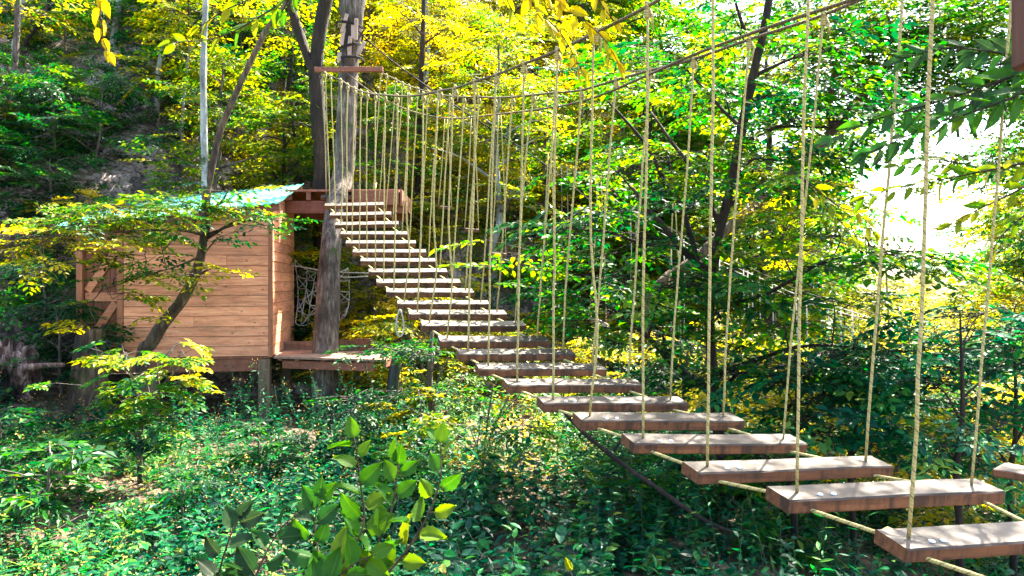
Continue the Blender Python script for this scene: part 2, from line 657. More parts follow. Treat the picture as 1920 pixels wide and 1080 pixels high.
def simple(name, col, rough=.6, metal=0.0, var=.25, sc=12.0, spec=.5):
    m, t, b, out = mat(name)
    n = noise_(t, coords(t), sc, 4)
    c = mixc(t, n.outputs[0], tuple(a * (1 - var) for a in col), tuple(min(1, a * (1 + var)) for a in col))
    t.links.new(c, b.inputs['Base Color'])
    b.inputs['Roughness'].default_value = rough
    b.inputs['Metallic'].default_value = metal
    b.inputs['Specular IOR Level'].default_value = spec
    bump(t, b, n.outputs[0], .1, .003)
    return m


M_EDGE = simple('worn_dark_edge', (.035, .024, .018), .8, 0, .6, 14)
M_ROOF = simple('teal_roof_sheet', (.07, .40, .30), .5, 0, .2, 3)
M_BOLT = simple('zinc_bolt', (.75, .80, .80), .35, .6)
M_CABLE = simple('dark_steel_cable', (.022, .020, .017), .8, 0, .25, 12, .15)
M_BLACK = simple('black_plastic_pipe', (.010, .012, .013), .5)
M_WHITEROPE = simple('white_net_cord', (.40, .39, .37), .9)
M_DRIFT = None


def rope_mat(name, c1, c2, fleck, pitch=.035):
    m, t, b, out = mat(name)
    x = data_xyz(t)
    an = math_(t, 'ARCTAN2', x[1], x[0])
    ph = math_(t, 'ADD', math_(t, 'MULTIPLY', x[2], 2 * PI / pitch), an)
    w = math_(t, 'MULTIPLY_ADD', math_(t, 'SINE', ph), .5)
    w.node.inputs[2].default_value = .5
    ph2 = math_(t, 'ADD', math_(t, 'MULTIPLY', x[2], 2 * PI / .05), math_(t, 'MULTIPLY', an, 1.0))
    f2 = math_(t, 'GREATER_THAN', math_(t, 'SINE', ph2), .90)
    col = mixc(t, w, c1, c2)
    col = mixc(t, math_(t, 'MULTIPLY', f2, .7), col, fleck)
    n = noise_(t, coords(t), 5, 4)
    col = mixc(t, math_(t, 'MULTIPLY', n.outputs[0], .5), col, (.45, .40, .22), 'MULTIPLY')
    t.links.new(col, b.inputs['Base Color'])
    b.inputs['Roughness'].default_value = .85
    return m


M_ROPE = rope_mat('hanger_rope', (.37, .305, .10), (.49, .42, .18), (.07, .055, .022), .014)
M_HAND = rope_mat('handrail_rope', (.06, .042, .018), (.16, .12, .055), (.02, .015, .008), .022)


def ground_mat():
    m, t, b, out = mat('forest_floor_and_rock')
    g = nd(t, 'ShaderNodeNewGeometry')
    sx = nd(t, 'ShaderNodeSeparateXYZ')
    t.links.new(g.outputs['True Normal'], sx.inputs[0])
    co = coords(t)
    n1 = noise_(t, co, 2.9, 9, .72, .5)
    n2 = noise_(t, co, 9, 6, .7)
    rock = ramp(t, [(.30, (.025, .022, .024)), (.44, (.13, .115, .115)), (.50, (.42, .33, .30)), (.60, (.74, .63, .59))], n1.outputs[0]).outputs[0]
    rock = mixc(t, math_(t, 'MULTIPLY', n2.outputs[0], .8), rock, (.10, .07, .05), 'MULTIPLY')
    n5 = noise_(t, coords(t, (1, 1, 1.6)), 16, 6, .75, .5)
    rock = mixc(t, ramp(t, [(.38, (1, 1, 1)), (.50, (0, 0, 0))], n5.outputs[0]).outputs[0], rock, (.014, .011, .012))
    n4 = noise_(t, co, .8, 5, .6)
    rock = mixc(t, ramp(t, [(.56, (0, 0, 0)), (.64, (1, 1, 1))], n4.outputs[0]).outputs[0], rock, (.06, .075, .012))
    lit = ramp(t, [(.30, (.018, .012, .008)), (.48, (.085, .055, .034)), (.60, (.26, .19, .12)), (.75, (.50, .40, .28))], n2.outputs[0]).outputs[0]
    lit = mixc(t, ramp(t, [(.45, (0, 0, 0)), (.62, (1, 1, 1))], n1.outputs[0]).outputs[0], lit, (.03, .04, .012))
    fl = ramp(t, [(.74, (0, 0, 0)), (.9, (1, 1, 1))], sx.outputs[2]).outputs[0]
    col = mixc(t, fl, rock, lit)
    t.links.new(col, b.inputs['Base Color'])
    b.inputs['Roughness'].default_value = .95
    hh = math_(t, 'ADD', n1.outputs[0], math_(t, 'MULTIPLY', n2.outputs[0], .3))
    bump(t, b, hh, 1.0, .12)
    return m


M_GROUND = ground_mat()

# ------------------------------------------------------------------ ground: one sheet to the horizon
def axis(lo, hi, step, far, n):
    core = np.arange(lo, hi, step)
    g = np.geomspace(1, far, n)
    return np.concatenate([(lo - g)[::-1], core, hi + g])


gx = axis(-15, 13, .14, 500, 26)
gy = axis(-4, 32, .15, 600, 26)
GX, GY = np.meshgrid(gx, gy)
GZ = ground_z(GX, GY)
rk = sst(.0, 1.2, GZ + 1.6)
GXd = GX + rk * .35 * fbm(GX * 1.9, GY * 1.9, 4, 31)
GYd = GY + rk * .5 * fbm(GX * 1.6 + 9, GZ * 1.9, 4, 41)
mb = MB()
idx = np.arange(GX.size).reshape(GX.shape)
q = np.stack([idx[:-1, :-1], idx[:-1, 1:], idx[1:, 1:], idx[1:, :-1]], -1).reshape(-1, 4)
mb.add(np.stack([GXd, GYd, GZ], -1).reshape(-1, 3), q)
gr = mb.build('ground', M_GROUND, smooth=True)
tag(gr, kind='structure')

# ------------------------------------------------------------------ rope bridge
ST = [(601, 710, 369), (608, 720, 386), (618, 733, 404), (628, 747, 422), (638, 765, 439), (648, 780, 456),
      (661, 799, 473), (676, 817, 490), (691, 839, 510), (706, 864, 530), (725, 889, 548), (746, 919, 570),
      (768, 951, 589), (792, 987, 611), (826, 1030, 640), (862, 1080, 664), (899, 1138, 692), (953, 1207, 722),
      (1020, 1291, 756), (1092, 1396, 789), (1190, 1514, 832), (1310, 1676, 886), (1481, 1885, 938), (1704, 2150, 1030)]
LEN = 0.90
wpx = np.array([b - a for a, b, y in ST], float)
ii = np.arange(24)
inv = np.polyval(np.polyfit(ii, 1 / wpx, 2), ii)
DEP = F * LEN * inv
DEP[-1] = DEP[-2] - .40
LT = [(604, 134), (610, 137), (620, 143), (639, 150), (652, 159), (665, 166), (677, 171), (689, 174), (704, 177), (722, 178),
      (745, 180), (769, 180), (794, 177), (826, 170), (854, 165), (890, 153), (931, 140), (982, 120), (1045, 95), (1120, 60),
      (1214, 12), (1338, -62), (1524, -175), (1772, -330)]
RT = [(714, 135), (725, 141), (742, 149), (755, 156), (767, 161), (784, 167), (803, 172), (822, 177), (844, 180), (870, 182),
      (898, 182), (928, 183), (961, 182), (1000, 178), (1041, 174), (1090, 169), (1155, 150), (1220, 132), (1300, 111), (1405, 74),
      (1544, 28), (1695, -40), (1906, -160), (2205, -330)]
bridge = thing('rope_bridge', 'hanging rope bridge of thick wooden steps leading up to the tree platform', 'rope bridge', P(1480, 940, DEP[22]))
low_l, low_r = [], []
capL, capR = [], []
yaw_l = np.linspace(6, 19, 24)
for k, (xl, xr, yy) in enumerate(ST):
    d0 = DEP[k]
    yaw = R(yaw_l[k])
    a = P(xl, yy, d0)
    d1 = d0 + LEN * math.sin(yaw)
    yrow = {21: 874, 22: 920, 23: 1000}.get(k, yy - (2 if k < 4 else 0))
    b = P(xr, yrow if k > 20 else yrow, d1)
    x = Vector(b - a).normalized()
    k0, k1 = max(0, k - 1), min(23, k + 1)
    dz = (P(0, ST[k0][2], DEP[k0])[2] - P(0, ST[k1][2], DEP[k1])[2]); dy = DEP[k0] - DEP[k1]
    tilt = math.atan2(dz, dy * 1.09)
    tilt = tilt * .9 + (.03 if k < 20 else 0)
    fwd = Vector((-math.sin(R(14)), math.cos(R(14)), math.tan(tilt)))
    y = (fwd - x * fwd.dot(x)).normalized()
    z = x.cross(y)
    Lk = (Vector(b) - Vector(a)).length if k < 23 else LEN
    rot = Matrix((x, y, z)).transposed()
    m = MB()
    wd, th = .165 + random.uniform(-.01, .01), .058 + random.uniform(-.004, .004)
    # a plank with slightly wavy worn edges
    nseg = 14
    prof = np.array([[0, -th + .004], [0, -.007], [.006, 0], [wd - .006, 0], [wd, -.007], [wd, -th + .004], [wd - .004, -th], [.004, -th]])
    rings = []
    for s in range(nseg + 1):
        t_ = s / nseg
        pr = prof.copy()
        pr[:, 1] += .0012 * math.sin(7 * t_ + k) + RG.normal(0, .0006, 8)
        pr[1:5, 1] -= abs(RG.normal(0, .0008)) * np.array([2, 1, 0, 1])
        pr[:, 0] += RG.normal(0, .0008, 8) + .003 * math.sin(4 * t_ + 2 * k)
        rings.append(np.column_stack([np.full(8, t_ * Lk), pr]))
    Vv = np.concatenate(rings)
    id_ = np.arange(len(Vv)).reshape(nseg + 1, 8)
    sides, tops, edges = [], [], []
    for s in range(nseg):
        for j in range(8):
            qd = [id_[s, j], id_[s + 1, j], id_[s + 1, (j + 1) % 8], id_[s, (j + 1) % 8]]
            (tops if j == 2 else edges if j in (1, 3) else sides).append(qd)
    m.add(Vv, sides + [list(id_[0]), list(id_[-1][::-1])], 0, np.array([random.random(), 0, 0]))
    m.F.append((np.array(tops), 1)); m.F.append((np.array(edges), 2))
    o = m.build('step', [M_TREAD, M_TREADTOP, M_EDGE], bridge, local=True)
    o.location = Vector(a) - bridge.location
    o.rotation_euler = rot.to_euler()
    for px_ in ((.16, .22) if k > 15 else (.17,)):
        bm_ = MB()
        tube(bm_, [[px_ * Lk, .045, -.002], [px_ * Lk, .045, .004], [px_ * Lk, .045, .0075]], [.0135, .0125, .006], 10)
        bo = bm_.build('bolt', M_BOLT, o, smooth=True, local=True)
    # hanger ropes
    for side, tops_, fx in ((0, LT, .085), (1, RT, .91)):
        fy = wd * .5
        bot = Vector(a) + x * (fx * Lk) + y * fy
        dt = bot.y
        top = P(tops_[k][0], tops_[k][1], dt)
        (capL if side == 0 else capR).append(top)
        hm = MB()
        n = 14
        tt = np.linspace(0, 1, n)[:, None]
        path = np.array(bot)[None] * (1 - tt) + top[None] * tt
        if (side == 0 and k in (19, 14, 11, 13)) :
            # slack ropes with a kink
            path[:, 0] += .05 * np.exp(-((tt[:, 0] - .22) / .16) ** 2) - .02
        path[1:-1, 0] += RG.normal(0, .0015, n - 2)
        path[:, 0] += RG.normal(0, .008) * np.sin(PI * tt[:, 0]) + RG.normal(0, .004) * np.sin(2 * PI * tt[:, 0])
        path[0] -= np.array(z) * .01
        tube(hm, path, .0073 * RG.uniform(.88, 1.12), 8)
        h = hm.build('hanger_rope', M_ROPE, bridge, smooth=True)
        km = MB()
        ang = np.linspace(0, 2 * PI, 9)[:-1]
        for q_, (rr_, oz, oy) in enumerate(((.018, -.006, 0), (.016, .008, .004))):
            ring = np.stack([top[0] + .010 * np.sin(ang * 2 + q_), top[1] + rr_ * np.cos(ang) * .9 + oy, top[2] + oz + rr_ * np.sin(ang)], -1)
            tube(km, ring, .0078, 6, closed=True)
        for q_ in range(3):
            ring = np.stack([top[0] + .0145 * np.cos(ang), top[1] + .0145 * np.sin(ang), top[2] - .026 - .013 * q_ + .006 * np.sin(ang)], -1)
            tube(km, ring, .0068, 6, closed=True)
        tube(km, np.array([top + (0.012, -.01, -.02), top + (0.022, -.018, -.06), top + (.016 + RG.normal(0, .008), -.02, -.08 - .06 * RG.random())]), [.007, .007, .005], 6)
        km.build('knot', M_ROPE, h, smooth=True)
    for lst, fx in ((low_l, .10), (low_r, .90)):
        lst.append((np.array(Vector(a) + x * (fx * Lk) + y * wd * .02 - z * (th * .8)), np.array(Vector(a) + x * (fx * Lk) + y * wd * .98 - z * (th * .8)),
                    np.array(Vector(a) + x * (fx * Lk) + y * wd * 1.05 - z * (th * .5))))
# lower ropes run through the planks
for lst, nm in ((low_l, 'foot_rope'), (low_r, 'foot_rope')):
    m = MB()
    pts = [lst[0][1] + np.array([-.02, .35, .25])]
    for f_, b_, kk in lst:
        pts += [b_, f_]
    pts.append(lst[-1][0] + np.array([.35, -.75, .02]))
    pts = np.array(pts)
    tube(m, pts, .0085, 8)
    fr = m.build(nm, M_ROPE, bridge, smooth=True)
    for f_, b_, kk in lst:
        km = MB()
        ang = np.linspace(0, 2 * PI, 9)[:-1]
        for q_ in range(2):
            c_ = b_ + np.array([0, .028 + .018 * q_, .004])
            ring = np.stack([c_[0] + .018 * np.cos(ang), np.full(8, c_[1]) + .004 * np.sin(ang), c_[2] + .018 * np.sin(ang)], -1)
            tube(km, ring, .010, 6, closed=True)
        km.build('knot', M_ROPE, fr, smooth=True)
for lst, end in ((capL, P(598, 131, 11.75)), (capR, P(714, 131, 11.75))):
    m = MB()
    pts = np.array([end] + lst + [lst[-1] + (lst[-1] - lst[-2]) * 2.2])
    tube(m, catmull(pts, 150), .0095, 8)
    m.build('handrail_rope', M_HAND, bridge, smooth=True)

# third rope sagging beside the right handrail
m = MB()
c3 = [P(652, 138, 11.7), P(700, 175, 11), P(770, 208, 10), P(845, 222, 9.1), P(935, 214, 8.0), P(1045, 200, 6.7), P(1122, 180, 5.9),
      P(1210, 143, 5.2), P(1300, 103, 4.5), P(1450, 48, 3.8), P(1620, -8, 3.2), P(1900, -110, 2.6)]
tube(m, catmull(c3, 90), .0095, 8)
o = m.build('safety_rope', M_HAND, smooth=True)
tag(o, 'brown safety rope sagging lower than both handrail ropes', 'rope')

m = MB()
bar(m, P(590, 131, 11.72), P(718, 130, 11.72), .07, .075, 0)
o = m.build('wooden_crossbar', M_REDW)
tag(o, 'reddish squared crossbar fixed across the trunk holding the handrail ropes', 'crossbar')

# ------------------------------------------------------------------ shed
def clip_poly(pts, fn):
    """keep the part of a polygon (s, z) below z = fn(s) for a linear fn"""
    out = []
    n = len(pts)
    for i in range(n):
        a, b = pts[i], pts[(i + 1) % n]
        fa, fb = fn(a[0]) - a[1], fn(b[0]) - b[1]
        if fa >= 0: out.append(a)
        if fa * fb < 0:
            t = fa / (fa - fb)
            out.append((a[0] + (b[0] - a[0]) * t, a[1] + (b[1] - a[1]) * t))
    return out


def board_wall(mb, s0, s1, z0, zmax, fn, plane, thick, hb, out_dir, joints=True):
    """clapboards; plane(s, z, o) gives the local point, o = outward offset"""
    z = z0
    while z < zmax:
        h = hb * random.uniform(.92, 1.08)
        cuts = [s0, s1]
        if joints and random.random() < .12:
            cuts = [s0, s0 + (s1 - s0) * random.uniform(.25, .75), s1]
        for a, b in zip(cuts[:-1], cuts[1:]):
            poly = clip_poly([(a + .0015, z + .003), (b - .0015, z + .003), (b - .0015, z + h - .003), (a + .0015, z + h - .003)], fn)
            if len(poly) < 3: continue
            zr = [p[1] for p in poly]
            zmn, zmx = min(zr), max(zr)
            n = len(poly)
            jit = random.uniform(0, .003)
            V = [plane(s, zz, thick - .006 * (zz - z) / h + jit) for s, zz in poly] + [plane(s, zz, 0) for s, zz in poly]
            Fs = [list(range(n)), list(range(2 * n - 1, n - 1, -1))]
            Fs += [[i, i + n, (i + 1) % n + n, (i + 1) % n] for i in range(n)]
            mb.add(V, Fs, 0, np.array([random.random(), 0, 0]))
        z += h


FR = P(508, 667, 10.6)
shed = thing('wooden_shed', 'pinkish pine board shed on posts with a pale teal sloping roof', 'shed', FR, R(9))
topF = lambda x: 2.145 + .128 * x          # local wall-top line along the front
topS = lambda y: 2.145 + .235 * y
m = MB()
board_wall(m, -1.95, -.02, 0, 2.3, topF, lambda s, z, o: (s, -o, z), .022, .142, -1)
m.build('front_wall', M_PINE, shed, local=True)
m = MB()
board_wall(m, .0, 2.33, 0, 2.9, topS, lambda s, z, o: (o, s, z), .022, .150, 1)
m.build('side_wall', M_PINE_Y, shed, local=True)
m = MB()
box(m, -.034, .030, -.030, .002, -.02, 2.12, bev=.004, data=np.array([.2, 0, 0]))
m.build('corner_trim', M_DOORW, shed, local=True)
m = MB()
box(m, -2.5, -2.47, .06, 2.33, 0, 1.8, bev=.002)
box(m, -2.47, -.03, 2.30, 2.33, 0, 2.4, bev=.002)
m.build('rear_wall', M_PINE_Y, shed, local=True)
# door bay
for xx, hh in ((-2.0, 1.875), (-2.52, 1.80)):
    m = MB()
    box(m, xx - .035, xx + .045, -.028, .06, 0, hh, bev=.004, data=np.array([.5, 0, 0]))
    m.build('door_post', M_DOORW, shed, local=True)
m = MB()
box(m, -2.475, -2.04, -.012, .03, 1.66, 1.80, bev=.004)
m.build('door_header', M_DOORW, shed, local=True)
door_m = MB()
for i in range(4):
    x0 = -2.47 + i * .109
    box(door_m, x0 + .002, x0 + .107, .045, .065, .03, 1.645, bev=.002, data=np.array([random.random(), 0, 0]))
door = door_m.build('door', M_DOORP, shed, local=True)
for z0 in (.06, .78, 1.50):
    m = MB()
    box(m, -2.46, -2.045, .020, .0445, z0, z0 + .12, bev=.003, data=np.array([.7, 0, 0]))
    m.build('door_rail', M_DOORX, door, local=True)
for za, zb in ((.20, .76), (.92, 1.47)):
    m = MB()
    Mx, L = beam_matrix((-2.43, .031, za), (-2.07, .031, zb), (0, 1, 0))
    box(m, 0, L, -.05, .05, -.012, .012, M=Mx, bev=.003, data=np.array([.9, 0, 0]))
    m.build('door_brace', M_DOORX, door, local=True)
m = MB()
tube(m, [[-2.08, .02, .98], [-2.08, -.02, 1.0], [-2.08, -.02, 1.08], [-2.08, .02, 1.1]], .008, 6)
m.build('door_handle', M_CABLE, door, local=True)
# floor rim, beam, posts
m = MB()
x0 = -2.5
while x0 < -.03:
    x1 = min(-.02, x0 + random.uniform(.12, .3))
    box(m, x0 + .002, x1 - .002, -.012, .10, -.036, -.004, bev=.002, data=np.array([random.random(), 0, 0]))
    x0 = x1
m.build('floor_boards', M_REDY, shed, local=True)
m = MB()
box(m, -2.5, -.10, -.004, .05, -.215, -.04, bev=.004)
m.build('floor_beam', M_REDW, shed, local=True)
m = MB()
box(m, -2.5, .0, 2.2, 2.26, -.215, -.04, bev=.004)
m.build('floor_beam', M_REDW, shed, local=True)
for xx, yy in ((-.09, .03), (-.09, 2.2), (-2.42, 2.2), (-1.6, .05)):
    m = MB()
    box(m, xx - .08, xx + .08, yy - .07, yy + .09, -1.3, -.046 if xx > -.2 else -.22, bev=.008)
    m.build('support_post', M_POSTW, shed, local=True)
# roof
m = MB()
rc = [(-2.75, -.22), (.16, -.22), (.16, 2.55), (-2.75, 2.55)]
nx, ny = 60, 8
V = []
for j in range(ny + 1):
    for i in range(nx + 1):
        xx = -2.75 + 2.91 * i / nx; yy = -.22 + 2.77 * j / ny
        zz = 2.175 + .128 * xx + .225 * yy + .010 * math.cos(i * PI)
        V.append((xx, yy, zz))
V = np.array(V)
Vt = V + np.array([0, 0, .012])
n = len(V); id_ = np.arange(n).reshape(ny + 1, nx + 1)
q = np.stack([id_[:-1, :-1], id_[:-1, 1:], id_[1:, 1:], id_[1:, :-1]], -1).reshape(-1, 4)
bd = list(id_[0]) + list(id_[1:, -1]) + list(id_[-1, :-1][::-1]) + list(id_[1:-1, 0][::-1])
sd = np.array([[bd[i], bd[(i + 1) % len(bd)], bd[(i + 1) % len(bd)] + n, bd[i] + n] for i in range(len(bd))])
m.add(np.concatenate([V, Vt]), [q[:, ::-1], q + n, sd])
roof = m.build('roof', M_ROOF, shed, local=True)
m = MB()
for yy in (-.16, 1.1, 2.45):
    Mx, L = beam_matrix((-2.72, yy, 2.115 + .128 * -2.72 + .225 * yy), (.14, yy, 2.115 + .128 * .14 + .225 * yy))
    box(m, 0, L, -.018, .018, -.045, .045, M=Mx, bev=.003)
m.build('roof_batten', M_REDW, roof, local=True)

# ------------------------------------------------------------------ lower deck
dk = thing('tree_deck', 'low wooden deck round the trunk beside the shed floor', 'deck', P(610, 665, 11.0))
A0, B0, C0, D0 = P(513, 668, 10.57), P(718, 674.5, 10.15), P(751, 661, 11.2), P(530, 655, 11.75)
zt = -1.045
for p in (A0, B0, C0, D0): p[2] = zt
m = MB()
nb = 9
for i in range(nb):
    t0, t1 = (i + .02) / nb, (i + .98) / nb
    a, b = A0 + (D0 - A0) * t0, B0 + (C0 - B0) * t0
    c, d = B0 + (C0 - B0) * t1, A0 + (D0 - A0) * t1
    b = b + (b - a) * random.uniform(-.005, .012); c = c + (c - d) * random.uniform(-.005, .012)
    top = np.array([a, b, c, d]) + np.array([0, 0, random.uniform(-.003, .003)])
    bot = top - np.array([0, 0, .03])
    m.add(np.concatenate([bot, top]), BOXF, 0, np.array([random.random(), 0, 0]))
m.build('deck_boards', M_GREYW, dk)
m = MB()
o_ = np.array([0, .05, -.115])
bar(m, A0 + o_ + (.12, 0, 0), B0 + o_ + (-.12, .03, 0), .045, .115)
m.build('deck_beam', M_REDW, dk)
m = MB()
bar(m, D0 + o_ + (0, -.1, 0), C0 + o_ + (-.1, -.1, 0), .045, .115)
m.build('deck_beam', M_REDW, dk)
for t_ in (.06, .22, .46, .66, .9):
    m = MB()
    a = A0 + (B0 - A0) * t_; d = D0 + (C0 - D0) * t_
    bar(m, a + (0, .012, -.045), d + (0, -.02, -.045), .06, .028)
    m.build('joist', M_REDY, dk)
m = MB()
e = np.array([0, 0, -.06])
bar(m, B0 + e + (.03, .0, 0), C0 + e + (.03, 0, 0), .03, .10)
m.build('end_board', M_REDY, dk)
for (xa, xb, d_, y0_, y1_) in ((531, 592, 11.7, 640, 662), (632, 668, 11.6, 637, 661), (665, 700, 11.55, 635, 661)):
    m = MB()
    a, b = P(xa, (y0_ + y1_) / 2, d_), P(xb, (y0_ + y1_) / 2, d_)
    bar(m, a, b, .03, (y1_ - y0_) / F * d_)
    m.build('back_board', M_GREYW if xa < 660 else M_REDW, dk)

# upper platform
up = thing('tree_platform', 'high red wood platform at the top of the rope bridge', 'platform', P(650, 356, 12.2))
zu = (HZ - 355) / F * 11.75
A1, B1 = np.array([(535 - 960) / F * 11.75, 11.75, zu]), np.array([(748 - 960) / F * 11.75, 11.75, zu])
C1, D1 = np.array([(767 - 960) / F * 13.4, 13.4, zu]), np.array([(560 - 960) / F * 13.4, 13.4, zu])
m = MB()
nb = 12
for i in range(nb):
    t0, t1 = (i + .02) / nb, (i + .98) / nb
    a, b = A1 + (D1 - A1) * t0, B1 + (C1 - B1) * t0
    c, d = B1 + (C1 - B1) * t1, A1 + (D1 - A1) * t1
    if i in (3, 4, 5):   # gap for the trunk
        ta, tb = .42, .66
        for (u0, u1) in ((0, ta), (tb, 1)):
            qd = np.array([a + (b - a) * u0, a + (b - a) * u1, d + (c - d) * u1, d + (c - d) * u0])
            m.add(np.concatenate([qd - (0, 0, .035), qd]), BOXF, 0, np.array([random.random(), 0, 0]))
        continue
    qd = np.array([a, b, c, d])
    m.add(np.concatenate([qd - (0, 0, .035), qd]), BOXF, 0, np.array([random.random(), 0, 0]))
m.build('deck_boards', M_REDW, up)
m = MB()
bar(m, A1 + (-.12, .12, -.27), B1 + (.1, .12, -.27), .07, .20)
m.build('platform_beam', M_REDW, up)
m = MB()
bar(m, D1 + (-.1, -.1, -.27), C1 + (0, -.1, -.27), .07, .20)
m.build('platform_beam', M_REDW, up)
for t_ in (.03, .2, .42, .66, .85, .97):
    m = MB()
    a = A1 + (B1 - A1) * t_; d = D1 + (C1 - D1) * t_
    bar(m, a + (0, .02, -.102), d + (0, -.02, -.102), .07, .13)
    m.build('joist', M_REDY, up)
m = MB()
bar(m, B1 + (.03, 0, -.13), C1 + (.03, 0, -.13), .035, .26)
m.build('end_board', M_REDY, up)
m = MB()
bar(m, A1 + (1.05, -.03, -.13), B1 + (0, -.03, -.13), .03, .24)
m.build('front_board', M_REDW, up)

# ------------------------------------------------------------------ trees drawn stem by stem
def stem(mb, pts, sides=9, rough=.12, n=None, mat=0):
    Q = np.array([[*P(p[0], p[1], p[2]), p[3]] for p in pts])
    n = n or max(6, 5 * len(pts))
    c = catmull(Q, n)
    tube(mb, c[:, :3], np.maximum(c[:, 3], .002), sides, mat, rough=rough)
    return c


def blob_leaves(crown, limbs, stems, blobs, q=0, twigs=True, leaf=1.0, sc=(.42, .72), tsd=.10):
    """blobs: (px, py, depth, rx, ry, rz, count, tone) - flat layered boughs reached from the nearest stem"""
    allp = np.concatenate(stems)
    for (px, py, d, rx, ry, rz, cnt, tone) in blobs:
        c = P(px, py, d)
        k = np.argmin(np.linalg.norm(allp[:, :3] - c - np.array([0, 0, -.3]), axis=1))
        a = allp[k, :3]; ra = min(allp[k, 3] * .6, .028)
        mid = (a + c) / 2 + np.array([0, 0, .08]) + RG.normal(0, .05, 3)
        path = catmull([a, mid, c], 9)
        tube(limbs, path, np.linspace(max(ra, .006), .004, 9), 5)
        off = RG.normal(0, 1, (cnt, 3)) * np.array([rx, ry, rz]) * .62
        o = c + off
        # hook each bough to the limb
        tt = RG.integers(3, 9, cnt)
        base = path[tt]
        o2 = base + (o - base)
        if twigs:
            prisms(limbs, base, o2, .005, .003)
        h = np.arctan2(o2[:, 1] - a[1], o2[:, 0] - a[0]) + RG.normal(0, .7, cnt)
        sprays(crown, o2, h, RG.normal(-.08, .18, cnt), RG.normal(0, .22, cnt), RG.uniform(*sc, cnt),
               np.clip(RG.normal(tone, .09, cnt), 0, 1), q, twig=limbs, leaf=leaf, tsd=tsd)


def ray_depth(px, py, lo=5.0, hi=40.0):
    """depth at which the view ray of a photo pixel meets the ground"""
    ds = np.linspace(lo, hi, 700)
    hit = (HZ - py) / F * ds <= ground_z((px - 960) / F * ds, ds)
    return float(ds[np.argmax(hit)]) if hit.any() else None


def rooted(s):
    """carry the foot of a stem down into the ground"""
    px, py, d, r = s[0]
    x = (px - 960) / F * d
    gz = float(ground_z(x, d)) - .12
    if (HZ - py) / F * d > gz + .05:
        return [(px - 1, HZ - gz * F / d, d, r * 1.15)] + list(s)
    return s


def px_tree(name, label, cat, base, stems_px, blobs, barkm, leafm=None, group=None, q=0, leaf=1.0, sc=(.42, .72), sides=9, rough=.12, tsd=.10, trunk_name='trunk', crown_name='crown'):
    t = thing(name, label, cat, P(*base), group=group)
    tr = MB(); st = []
    for i_, s in enumerate(stems_px):
        st.append(stem(tr, rooted(s) if i_ == 0 else s, sides, rough))
    cr = MB()
    if blobs:
        blob_leaves(cr, tr, st, blobs, q, leaf=leaf, sc=sc, tsd=tsd)
    tr.build(trunk_name, barkm, t, smooth=True)
    if blobs:
        cr.build(crown_name, leafm or M_LEAF, t)
    return t


# the bearing tree
bt = thing('bearing_tree', 'thick grey trunk rising through the lower deck and high platform', 'tree', P(610, 780, 11.15))
m = MB()
s1 = stem(m, [(607, 800, 11.1, .24), (609, 740, 11.1, .20), (610, 660, 11.15, .185), (616, 540, 11.25, .175), (623, 440, 11.4, .165), (632, 380, 11.7, .165), (645, 320, 12.1, .165),
              (650, 220, 12.1, .16), (654, 120, 12.1, .155), (660, 50, 12.1, .16), (664, 0, 12.1, .18), (680, -50, 12.2, .14), (700, -140, 12.3, .12)], 16, .10, 90)
s2 = stem(m, [(652, 30, 12.1, .12), (646, -40, 12.1, .11), (640, -150, 12.0, .09)], 10, .1)
m.build('trunk', M_BARK, bt, smooth=True)
m = MB(); lm = MB()
blob_leaves(m, lm, [s1, s2], [(720, -190, 12, 1.2, 1.2, .5, 26, .5), (600, -210, 12, 1.2, 1.2, .5, 26, .5)])
m.build('crown', M_LEAF, bt)
lm.build('limbs', M_BARK, bt)
slats = [(641, 60, 651, 26), (640, 85, 645, 52), (654, 95, 657, 68), (667, 75, 668, 35), (655, 105, 656, 78), (672, 102, 684, 78), (635, 115, 637, 98), (662, 72, 662, 45)]
for i, (xa, ya, xb, yb) in enumerate(slats):
    m = MB()
    bar(m, P(xa, ya, 11.88), P(xb, yb, 11.90), .06, .02, up=(0, 1, .01))
    o = m.build('padding_slat', M_SLATW)
    tag(o, ['pale wood slat tilted at the upper left of the trunk top', 'pale wood slat on the left edge under the topmost wrapped cable', 'short pale slat at the middle of the wrapped trunk',
            'long pale slat on the right of the wrapped trunk top', 'narrow pale slat just below the middle one on the trunk', 'pale slat leaning outward to the right above the crossbar',
            'small slat at the lower left between the cable wraps', 'pale slat between the two tallest slats on the trunk'][i], 'slat', 'wood slats padding the cable wraps on the trunk')
for i, (yy, tl) in enumerate(((52, -6), (95, 10), (116, 3))):
    m = MB()
    ang = np.linspace(0, 2 * PI, 20)[:-1]
    c = P(656, yy, 12.1)
    for dz in (0, .022):
        tube(m, np.stack([c[0] + .222 * np.cos(ang), c[1] + .24 * np.sin(ang), c[2] + dz + .012 * tl * np.cos(ang) * .5], -1), .010, 6, closed=True)
    o = m.build('cable_wrap', M_CABLE, smooth=True)
    tag(o, ['topmost steel cable wrapped round the trunk over the slats', 'slanting steel cable wrap in the middle of the slats', 'lowest steel cable wrap just above the red crossbar'][i], 'cable', 'cable wraps round the bearing trunk')
m = MB()
tube(m, catmull([P(672, 58, 12.0), P(700, 85, 12.3), P(745, 122, 12.8), P(850, 196, 13), P(1010, 300, 13.3), P(1130, 395, 13.5), P(1260, 490, 13.7), P(1420, 560, 14), P(1640, 600, 15)], 60), .012, 6)
m.build('guy_cable', M_CABLE, smooth=True)
tag(bpy.data.objects['guy_cable'], 'long dark steel cable running down to the right from the trunk top', 'cable')

